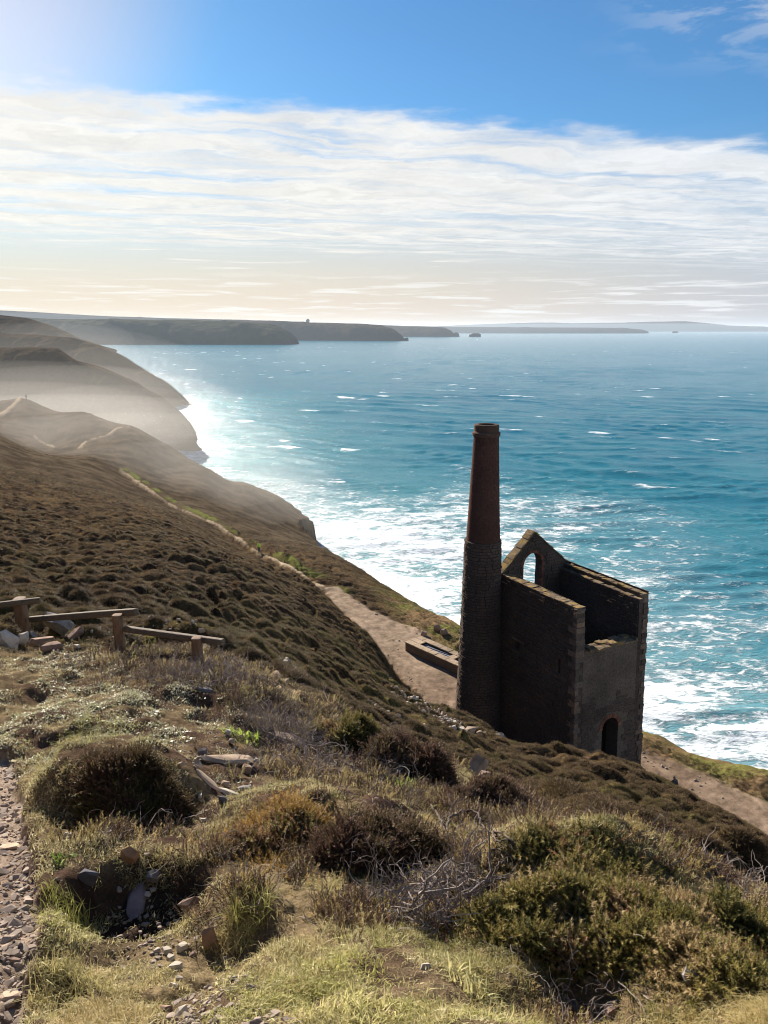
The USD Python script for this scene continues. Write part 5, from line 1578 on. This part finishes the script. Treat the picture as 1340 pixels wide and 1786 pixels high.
def chips():
    """Slate chips strewn over the path at the left, and the small loose grit of the trail."""
    shapes = []
    k = 0
    look = k_slate
    protos = []
    for i in range(6):
        p = UsdGeom.Xform.Define(stage, f'/World/Looks/../slate_chip_shape_{i}') if False else None
    r_ = np.random.default_rng(55)
    xs, ys = [], []
    spots = []
    tries = 0
    while len(spots) < 170 and tries < 20000:
        tries += 1
        px, py = r_.uniform(0, 60), r_.uniform(1300, 1786)
        q = cast(px, py)
        if float(poly_signed(np.array([q[0]]), np.array([q[1]]), STONY)[0]) > 0.03:
            spots.append((q, px, py))
    first = {}
    for n_, (q, px, py) in enumerate(spots):
        kind = n_ % 7
        size = r_.uniform(0.6, 1.4)
        x = thing('slate_chip', 'small flat slate chip lying on the stony path at left', 'stone', 'slate chips strewn on the stony path')
        z = float(ground(np.array([q[0]]), np.array([q[1]]))[0])
        xf = UsdGeom.Xformable(x)
        if kind not in first:
            l_ = 0.045 + 0.006 * kind
            obj('flake', stone_mesh(l_, l_ * r_.uniform(0.5, 0.8), l_ * 0.22, 500 + kind), k_slate, x)
            first[kind] = x
        else:
            x.GetReferences().AddInternalReference(first[kind].GetPath())
            x.SetInstanceable(True)
            tag(x, 'small flat slate chip lying on the stony path at left', 'stone', 'slate chips strewn on the stony path')
        xf.ClearXformOpOrder()
        xf.AddTranslateOp().Set(Gf.Vec3d(float(q[0]), float(q[1]), z + 0.006))
        xf.AddRotateXYZOp().Set(Gf.Vec3f(float(r_.normal(0, 14) - 12), float(r_.normal(0, 14)), float(r_.uniform(0, 360))))
        xf.AddScaleOp().Set(Gf.Vec3f(*(3 * [float(size)])))
    # grit
    x, y, r = polar_points(60000, 1.6, 12)
    bare = blob_mask(x, y, BARE)
    st = poly_signed(x, y, STONY)
    ok = (R2.random(len(x)) < np.where(st > 0, 0.5, 0.32 * bare ** 1.5)) & (fg_weight(x, y) > 0.8)
    x, y = x[ok], y[ok]
    n_ = normal_at(x, y)
    scatter('grit', [('chip', stone_mesh(0.022, 0.016, 0.007, 700 + i), k_slate) for i in range(5)], np.stack([x, y, ground(x, y) + 0.002], -1), n_ + R2.normal(0, 0.3, n_.shape), (R2.lognormal(0, 0.45, len(x)))[:, None], label='small broken slate grit on the worn bare ground', category='gravel')
    # scree on the slope below the rim
    P, N, S = [], [], []
    for (px, py, rr, n0) in ((720, 1225, 1.6, 150), (760, 1242, 1.8, 160), (700, 1250, 1.5, 120), (800, 1262, 1.8, 60), (880, 1290, 1.2, 30), (230, 1128, 2.2, 120), (430, 1175, 1.0, 80), (270, 1128, 1.2, 60), (495, 1158, 0.8, 50), (340, 1340, 0.5, 10), (420, 1310, 0.6, 10)):
        c = cast(px, py, ground)
        a, q = R2.uniform(0, 2 * math.pi, n0), np.sqrt(R2.random(n0)) * rr
        xx, yy = c[0] + q * np.cos(a) * 0.7, c[1] + q * np.sin(a) * 1.3
        P.append(np.stack([xx, yy, ground(xx, yy) + 0.03], -1))
        N.append(normal_at(xx, yy, 0.2))
        S.append(R2.lognormal(0, 0.5, n0) * np.interp(math.hypot(c[0], c[1]), [4, 12, 40], [0.35, 0.8, 2.4]))
    P, N, S = np.vstack(P), np.vstack(N), np.concatenate(S)
    scatter('scree', [('rock', stone_mesh(0.07, 0.05, 0.03, 800 + i, False), s_pale if i % 2 else s_tan) for i in range(5)], P, N + R2.normal(0, 0.35, N.shape), S[:, None], label='pale loose scree between the heather tussocks below the rim', category='scree')


chips()


# ------------------------------------------------------------------ plants with names of their own
def leafy(label, px, py, w, n, length, width, look, seed, name='leafy_plant', category='plant', lean=1.0):
    c = hit(px, py)
    t = thing(name, label, category, loc=c)
    r_ = np.random.default_rng(4000 + seed)
    v, f = blade_set(n, length, width, w / 2, lean, r_, 3, 0.5)
    v[:, 2] += ground(c[0] + v[:, 0], c[1] + v[:, 1]) - c[2]
    obj('leaves', (v, f), look, t)
    return t


leafy('bright green leafy clump sprouting below the grey bare twiggy bush', 422, 1283, 0.42, 60, 0.14, 0.03, k_leaf, 1)
leafy('small bright green sprout on the turf left of the overhanging bank', 108, 1503, 0.10, 22, 0.08, 0.014, k_leaf, 2)
leafy('yellow-green grass tussock beside the stony path below the bank', 118, 1600, 0.30, 240, 0.15, 0.006, k_green, 3, 'grass_tussock', 'grass')
leafy('straw coloured grass tussock hanging over the dark cut at bottom left', 130, 1735, 0.32, 300, 0.17, 0.005, k_straw, 4, 'grass_tussock', 'grass')
leafy('long green grass tussock in the shade in front of the golden gorse', 438, 1590, 0.20, 120, 0.20, 0.005, k_green, 5, 'grass_tussock', 'grass')
leafy('pale green grass tuft in front of the reddish heather on the rim', 705, 1375, 0.35, 120, 0.18, 0.010, k_leaf, 6, 'grass_tussock', 'grass')
leafy('bright yellow-green grass patch at the bottom edge in mid picture', 610, 1765, 0.34, 260, 0.10, 0.006, k_green, 7, 'grass_tussock', 'grass')
leafy('bright green grass patch in the sun below the twig heap', 605, 1690, 0.30, 200, 0.09, 0.006, k_green, 8, 'grass_tussock', 'grass')
leafy('green bladed tuft half shaded at the foot of the right gorse mound', 815, 1718, 0.20, 70, 0.13, 0.010, k_green, 9, 'grass_tussock', 'grass')
leafy('bright green tuft at the bottom edge below the right gorse mound', 880, 1772, 0.24, 160, 0.08, 0.007, k_green, 10, 'grass_tussock', 'grass')
leafy('tiny bright green plant between the fence rocks', 118, 1112, 0.2, 40, 0.10, 0.02, k_leaf, 11)

# ------------------------------------------------------------------ timber knee-rail fence
m_wood = mat('weathered_timber', {'tc': ('geometry', {}), 'mp': ('mapping', {'scale': (2.0, 2.0, 14.0)}), 'n': ('noise_texture', {'scale': 6.0, 'detail': 6.0, 'roughness': 0.7}),
                                 'ramp': ('rgb_ramp', {'ramp': [(0.3, (0.06, 0.042, 0.03)), (0.55, (0.15, 0.115, 0.08)), (0.75, (0.23, 0.18, 0.13))]}), 'b': ('bump', {'strength': 0.7, 'distance': 0.01}), 'p': ('principled_bsdf', {'roughness': 0.85, 'specular_ior_level': 0.15})},
             [('tc.position', 'mp.vector'), ('mp.vector', 'n.vector'), ('n.fac', 'ramp.fac'), ('ramp.color', 'p.base_color'), ('n.fac', 'b.height'), ('b.normal', 'p.normal')], surface='p.BSDF')
m_post = mat('brown_post', {'tc': ('geometry', {}), 'mp': ('mapping', {'scale': (9.0, 9.0, 1.5)}), 'n': ('noise_texture', {'scale': 4.0, 'detail': 6.0, 'roughness': 0.7}),
                            'ramp': ('rgb_ramp', {'ramp': [(0.3, (0.11, 0.062, 0.036)), (0.6, (0.21, 0.13, 0.08)), (0.8, (0.28, 0.19, 0.12))]}), 'b': ('bump', {'strength': 0.7, 'distance': 0.008}), 'p': ('principled_bsdf', {'roughness': 0.85, 'specular_ior_level': 0.15})},
             [('tc.position', 'mp.vector'), ('mp.vector', 'n.vector'), ('n.fac', 'ramp.fac'), ('ramp.color', 'p.base_color'), ('n.fac', 'b.height'), ('b.normal', 'p.normal')], surface='p.BSDF')


def beam(p0, p1, w, h, roll=0.0, cham=0.2):
    """A rounded beam between two points, w wide and h high."""
    p0, p1 = np.array(p0, float), np.array(p1, float)
    d = p1 - p0
    l_ = np.linalg.norm(d)
    d /= l_
    up = np.array([0, 0, 1.0]) if abs(d[2]) < 0.9 else np.array([0, 1.0, 0])
    s = np.cross(d, up)
    s /= np.linalg.norm(s)
    u = np.cross(s, d)
    ang = np.linspace(0, 2 * math.pi, 16, endpoint=False) + math.pi / 16
    e = 4.0
    prof_ = np.stack([np.sign(np.cos(ang)) * np.abs(np.cos(ang)) ** (2 / e) * w / 2, np.sign(np.sin(ang)) * np.abs(np.sin(ang)) ** (2 / e) * h / 2], -1)
    rings = []
    for t, k in ((0, 0.86), (0.008, 1), (0.35 * l_, 1), (0.7 * l_, 1), (l_ - 0.008, 1), (l_, 0.86)):
        j = RNG.normal(0, 0.003, 2)
        rings.append(p0 + d * t + (prof_[:, :1] * k + j[0]) * s + (prof_[:, 1:] * k + j[1]) * u)
    v = np.vstack(rings)
    n = 16
    f = []
    for i in range(5):
        for j in range(n):
            a, b = i * n + j, i * n + (j + 1) % n
            f += [(a, b, b + n), (a, b + n, a + n)]
    v = np.vstack([v, rings[0].mean(0), rings[-1].mean(0)])
    for j in range(n):
        f += [(len(v) - 2, (j + 1) % n, j), (len(v) - 1, 5 * n + j, 5 * n + (j + 1) % n)]
    return trimesh.Trimesh(v, np.array(f)[:, ::-1], process=False)


def fence():
    t = thing('wooden_fence', 'low weathered timber rail fence with three stout posts above the heather slope', 'fence')
    posts = []
    for px, top, foot, wpx in ((42, 1043, 1112, 19), (210, 1072, 1134, 16), (346, 1112, 1160, 17)):
        g = hit(px, foot)
        Y = g[1]
        up = at_y(px, top, Y)
        w = wpx * (g @ cF) / FPX
        obj('post', beam((g[0], Y, g[2] - 0.2), (g[0], Y, up[2]), w, w), m_post, t, smooth=40)
        posts.append((g, Y, w))
    Y1, Y2, Y3 = (p[1] for p in posts)
    rail = lambda a, ya, b, yb, hpx: obj('rail', beam(at_y(*a, ya), at_y(*b, yb), 0.095, 0.66 * hpx * (ya * cF[1] + 1.2) / FPX), m_wood, t, smooth=40)  # noqa: E731
    w1 = posts[0][2]
    rail((-180, 1074), Y1 - 0.5, (70, 1047), Y1 - 0.13, 16)
    rail((54, 1080), Y1 + 0.02, (238, 1067), Y2 - 0.12, 16)
    rail((219, 1097), Y2 + 0.02, (390, 1120), Y3 - 0.14, 16)


fence()


# ------------------------------------------------------------------ low stone cover by the chimney
def shaft_cover():
    zt = -31.95
    p0, p1, p2 = at_z(707, 1119, zt), at_z(790, 1157, zt), at_z(743, 1113, zt)
    ex = (p1 - p0)[:2]
    ex /= np.linalg.norm(ex)
    ey = np.array([-ex[1], ex[0]])
    if (p2 - p0)[:2] @ ey < 0:
        ey = -ey
    W = float((p2 - p0)[:2] @ ey)
    L_ = 10.5
    t = thing('shaft_cover', 'low walled stone shaft cover with dark recessed grilles beside the chimney foot', 'low wall')

    def blk(name, x0, x1, y0, y1, z0, z1, look):
        v, f = block(x0, x1, y0, y1, z0, z1, jit=0.03, cham=0.03)
        q = np.c_[p0[:2] + v[:, :1] * ex + v[:, 1:2] * ey, v[:, 2]]
        if ex[0] * ey[1] - ex[1] * ey[0] < 0:
            f = f[:, ::-1]
        return obj(name, (q, f), look, t)

    m_slab = stone_look('cover_slab', (0.36, 0.27, 0.19))
    m_w = stone_look('cover_wall', (0.17, 0.125, 0.085))
    m_grille = mat('dull_steel', {'p': ('principled_bsdf', {'base_color': (0.14, 0.15, 0.19), 'metallic': 0.3, 'roughness': 0.55})}, surface='p.BSDF')
    blk('wall', 0, L_, 0, 0.42, TERRACE - 0.6, zt - 0.10, m_w)
    blk('wall', 0, L_, W - 0.42, W, TERRACE - 0.6, zt - 0.10, m_w)
    blk('wall', 0, 0.5, 0.425, W - 0.425, TERRACE - 0.6, zt - 0.10, m_w)
    blk('bed', 0.51, L_, 0.43, W - 0.43, TERRACE - 0.6, zt - 0.30, m_w)
    for row, (y0, y1) in enumerate(((-0.06, 0.72), (W - 0.72, W + 0.06))):
        x = -0.06
        while x < L_:
            l_ = RNG.uniform(0.9, 1.5)
            blk('cap_slab', x, x + l_ - 0.03, y0, y1, zt - 0.097, zt + RNG.uniform(0, 0.04), m_slab)
            x += l_
    for x0, x1 in ((0.0, 1.5), (5.6, 6.4)):
        blk('cross_slab', x0, x1, 0.74, W - 0.74, zt - 0.097, zt + 0.01, m_slab)
    for x0, x1 in ((1.5, 5.6), (6.4, L_)):
        g = blk('grille', x0 + 0.02, x1 - 0.02, 0.74, W - 0.74, zt - 0.26, zt - 0.22, m_grille)
        n_ = int((x1 - x0) / 0.35)
        for k in range(1, n_):
            x = x0 + (x1 - x0) * k / n_
            v, f = block(x - 0.03, x + 0.03, 0.74, W - 0.74, zt - 0.217, zt - 0.17, cham=0.006, jit=0.0)
            q = np.c_[p0[:2] + v[:, :1] * ex + v[:, 1:2] * ey, v[:, 2]]
            obj('bar', (q, f if ex[0] * ey[1] - ex[1] * ey[0] > 0 else f[:, ::-1]), m_grille, g)


shaft_cover()


# ------------------------------------------------------------------ boulders on the terrace edge and along the path
for k, (px, py, l_, lab) in enumerate(((764, 1100, 16, 'small dark rock on the terrace edge left of the chimney'), (775, 1106, 14, 'second small rock on the terrace edge close to the chimney'), (740, 1109, 12, 'dark rock behind the low stone shaft cover'))):
    stone(px, py, l_, 0.6, 0.6, s_brown, lab, name='boulder', flat=False)


# ------------------------------------------------------------------ people
def body_mesh(joints, bones, res=0.025):
    """One continuous surface from joints {name: (point, radius)} and bones [(a, b)]."""
    parts = []
    for a, b in bones:
        hull = []
        for n_ in (a, b):
            p, r = joints[n_]
            s = m3.Manifold.sphere(r, 12).translate(tuple(map(float, p)))
            hull.append(s)
        parts.append(m3.Manifold.batch_hull(hull))
    m = m3.Manifold.batch_boolean(parts, m3.OpType.Add).refine_to_length(res * 2).to_mesh()
    t = trimesh.Trimesh(m.vert_properties[:, :3], m.tri_verts)
    trimesh.smoothing.filter_taubin(t, iterations=6)
    return t


def plain(name, c, rough=0.8):
    return mat(name, {'g': ('geometry', {}), 'n': ('noise_texture', {'scale': 9.0, 'detail': 4.0}), 'r': ('map_range', {'from_min': 0.3, 'from_max': 0.7, 'to_min': 0.8, 'to_max': 1.15}), 'mul': ('vector_math', {'math_type': 'scale', 'vector1': c}),
                      'p': ('principled_bsdf', {'roughness': rough})}, [('g.position', 'n.vector'), ('n.fac', 'r.value'), ('r.result', 'mul.scale'), ('mul.vector', 'p.base_color')], surface='p.BSDF')


skin = plain('skin', (0.42, 0.24, 0.17), 0.55)


def person(label, foot, yaw, top, legs, hair, pack=None, stride=0.22, height_=1.74, hood=False):
    """Standing or striding figure, facing +y before the turn; clothes are shells over the body."""
    s = height_ / 1.74
    t = thing('person', label, 'person', loc=foot, rotz=yaw)
    J = {'pelvis': ((0, 0, 0.94), 0.125), 'waist': ((0, 0.01, 1.10), 0.115), 'chest': ((0, 0, 1.32), 0.135), 'neck': ((0, 0.01, 1.49), 0.052), 'head': ((0, 0.03, 1.62), 0.088), 'crown': ((0, 0.01, 1.665), 0.082), 'chin': ((0, 0.075, 1.555), 0.042), 'nose': ((0, 0.118, 1.605), 0.014),
         'earl': ((-0.085, 0.02, 1.61), 0.02), 'earr': ((0.085, 0.02, 1.61), 0.02)}
    for sd, k in (('l', -1), ('r', 1)):
        fw = stride * k
        J.update({f'sh{sd}': ((k * 0.185, 0, 1.40), 0.065), f'el{sd}': ((k * 0.245, -fw * 0.35 - 0.02, 1.13), 0.047), f'wr{sd}': ((k * 0.235, -fw * 0.55 + 0.09, 0.90), 0.033), f'ha{sd}': ((k * 0.23, -fw * 0.6 + 0.12, 0.83), 0.034), f'fi{sd}': ((k * 0.225, -fw * 0.6 + 0.13, 0.76), 0.018), f'th{sd}': ((k * 0.2, -fw * 0.6 + 0.16, 0.82), 0.014),
                  f'hip{sd}': ((k * 0.09, 0, 0.90), 0.105), f'kn{sd}': ((k * 0.10, fw * 0.6 + 0.03, 0.50), 0.068), f'an{sd}': ((k * 0.105, fw * 0.95 - 0.05, 0.10), 0.042), f'to{sd}': ((k * 0.115, fw * 0.95 + 0.12, 0.04), 0.036), f'he{sd}': ((k * 0.105, fw * 0.95 - 0.07, 0.045), 0.042)})
    J = {n_: (np.array(p) * s, r * s) for n_, (p, r) in J.items()}
    bones = [('pelvis', 'waist'), ('waist', 'chest'), ('chest', 'neck'), ('neck', 'head'), ('head', 'crown'), ('head', 'chin'), ('head', 'nose'), ('head', 'earl'), ('head', 'earr')]
    for sd in 'lr':
        bones += [('chest', f'sh{sd}'), (f'sh{sd}', f'el{sd}'), (f'el{sd}', f'wr{sd}'), (f'wr{sd}', f'ha{sd}'), (f'ha{sd}', f'fi{sd}'), (f'ha{sd}', f'th{sd}'), ('pelvis', f'hip{sd}'), (f'hip{sd}', f'kn{sd}'), (f'kn{sd}', f'an{sd}'), (f'an{sd}', f'he{sd}'), (f'he{sd}', f'to{sd}')]
    obj('body', body_mesh(J, bones, 0.02), skin, t, smooth=True)
    big = lambda g: {n_: (p, r + g * s) for n_, (p, r) in J.items()}  # noqa: E731
    jb = big(0.025)
    for sd, k in (('l', -1), ('r', 1)):
        jb[f'sh{sd}'] = (J[f'sh{sd}'][0], 0.082 * s)
    obj('jacket', body_mesh(jb, [('pelvis', 'waist'), ('waist', 'chest'), ('chest', 'shl'), ('chest', 'shr'), ('shl', 'ell'), ('shr', 'elr'), ('ell', 'wrl'), ('elr', 'wrr')], 0.025), top, t, smooth=True)
    obj('trousers', body_mesh(big(0.018), [('pelvis', 'hipl'), ('pelvis', 'hipr'), ('hipl', 'knl'), ('hipr', 'knr'), ('knl', 'anl'), ('knr', 'anr')], 0.025), legs, t, smooth=True)
    for sd in 'lr':
        obj('boot', body_mesh(big(0.012), [(f'an{sd}', f'he{sd}'), (f'he{sd}', f'to{sd}')], 0.02), plain_boot, t, smooth=True)
    hj = {'a': (np.array((0, -0.012, 1.655)) * s, 0.094 * s), 'b': (np.array((0, -0.03, 1.60)) * s, 0.086 * s)}
    obj('hair', body_mesh(hj, [('a', 'b')], 0.02), hair, t, smooth=True)
    if pack is not None:
        pk = {'a': (np.array((-0.09, -0.21, 1.36)) * s, 0.08 * s), 'b': (np.array((0.09, -0.21, 1.36)) * s, 0.08 * s), 'c': (np.array((-0.09, -0.22, 1.10)) * s, 0.09 * s), 'd': (np.array((0.09, -0.22, 1.10)) * s, 0.09 * s)}
        obj('backpack', body_mesh(pk, [('a', 'b'), ('b', 'd'), ('c', 'd'), ('a', 'c'), ('a', 'd'), ('b', 'c')], 0.03), pack, t, smooth=True)
    return t


plain_boot = plain('dark_boot', (0.03, 0.025, 0.022))
cloth_hivis = plain('lime_jacket', (0.58, 0.85, 0.12))
cloth_dark = plain('dark_jacket', (0.028, 0.030, 0.042))
cloth_trouser = plain('grey_trousers', (0.07, 0.065, 0.065))
hair_dark = plain('dark_hair', (0.045, 0.028, 0.02))


def on_ground(p):
    return np.array([p[0], p[1], float(ground(np.array([p[0]]), np.array([p[1]]))[0])])


walker = on_ground(at_y(452, 960, 119))
person('walker in a lime-green top and dark trousers on the coast path', walker, 18, cloth_hivis, cloth_trouser, hair_dark, stride=0.25)
q = at_z(1174, 1391, TERRACE)
person('person in a dark jacket on the brown terrace right of the engine house', on_ground(q), 200, cloth_dark, cloth_trouser, hair_dark, stride=0.12)
person('tiny distant walker beside the pale path end on the far spur', on_ground(at_y(45, 688, 326)), 40, cloth_dark, cloth_trouser, hair_dark, stride=0.15, height_=1.8)


# ------------------------------------------------------------------ far small things
def islet(px, py, wpx, hpx, Y, label, seed):
    c = at_z(px, py, SEA)
    k = Y / c[1]
    c = at_y(px, py, Y)
    c[2] = SEA
    w = wpx * Y / FPX
    h = hpx * Y / FPX
    r_ = np.random.default_rng(seed)
    m = trimesh.creation.icosphere(4)
    v = m.vertices * np.array([w / 2, w / 3, h])
    v *= (0.75 + 0.55 * meshkit.fbm(m.vertices * 1.6 + seed, 4, seed))[:, None]
    v[:, 2] = np.where(v[:, 2] > 0, h * np.clip(v[:, 2] / h, 0, 1) ** 0.6, v[:, 2])
    obj('islet', trimesh.Trimesh(v + c, m.faces, process=False), s_isle, None, smooth=30, label=label, category='rock')


s_isle = stone_material('sea_rock', (0.075, 0.058, 0.05), (0.09, 0.07, 0.058), (0.08, 0.06, 0.045), bump=1.0)
islet(829, 586, 20, 6, 7700, 'dark humped islet standing off the second point', 5)
islet(796, 580, 10, 7, 7800, 'small stack close under the second point', 6)
islet(1178, 578.5, 10, 3, 15500, 'lone low rock far out near the horizon', 7)
islet(709, 592, 8, 5, 5060, 'small rock at the foot of the nearer point', 8)


def domed_house():
    c = at_y(537, 561.5, 5400)
    t = thing('domed_building', 'small pale domed building on top of the far headland', 'building', loc=c)
    wall = trimesh.creation.cylinder(9, 14, sections=24)
    wall.apply_translation((0, 0, 0))
    obj('wall', wall, plain('white_wall', (0.5, 0.48, 0.45)), t)
    dome_ = trimesh.creation.icosphere(3, 12.5)
    dome_.apply_translation((0, 0, 9))
    obj('dome', dome_, plain('pale_dome', (0.42, 0.41, 0.40)), t, smooth=True)


domed_house()


# ------------------------------------------------------------------ spray hanging over the coves
def mist(px, py, Y, rx, ry, rz, dens):
    m = trimesh.creation.icosphere(4)
    v = m.vertices * np.array([rx, ry, rz]) + at_y(px, py, Y)
    obj('sea_mist', trimesh.Trimesh(v, m.faces, process=False), mat(f'spray_{px}_{py}', {'v': ('principled_volume', {'color': (0.96, 0.91, 0.84), 'density': dens, 'anisotropy': 0.2})}, volume='v.volume'), None, smooth=True, kind='stuff')


for k, (px, py, Y, rx, ry, rz, dens) in enumerate(((30, 705, 395, 100, 55, 22, 0.0016), (120, 712, 400, 90, 50, 22, 0.0016), (195, 732, 402, 60, 45, 18, 0.0018), (250, 758, 404, 40, 40, 14, 0.0016), (290, 785, 405, 26, 36, 11, 0.0014),
                                                   (60, 665, 420, 120, 40, 26, 0.0010), (350, 850, 250, 36, 18, 11, 0.0022), (420, 880, 236, 32, 18, 10, 0.0024), (470, 905, 232, 20, 18, 8, 0.0024),
                                                   (200, 665, 640, 90, 55, 28, 0.0008), (60, 640, 650, 140, 60, 36, 0.0009), (110, 595, 1250, 110, 110, 36, 0.0004), (90, 735, 270, 70, 45, 9, 0.0034), (200, 770, 235, 55, 40, 8, 0.0034), (310, 825, 215, 45, 35, 8, 0.0034), (400, 860, 205, 34, 28, 7, 0.0034), (20, 720, 300, 60, 40, 12, 0.0028))):
    mist(px, py, Y, rx, ry, rz, 0.47 * dens)
# ------------------------------------------------------------------ haze
if HAZE > 0:
    hz_ = trimesh.creation.box(bounds=[(-52000, -52000, SEA - 8), (52000, 62000, 150)])
    obj('haze', hz_, mat('thin_air', {'v': ('principled_volume', {'color': HAZE_COLOR, 'density': HAZE, 'anisotropy': 0.3})}, volume='v.volume'), kind='stuff')
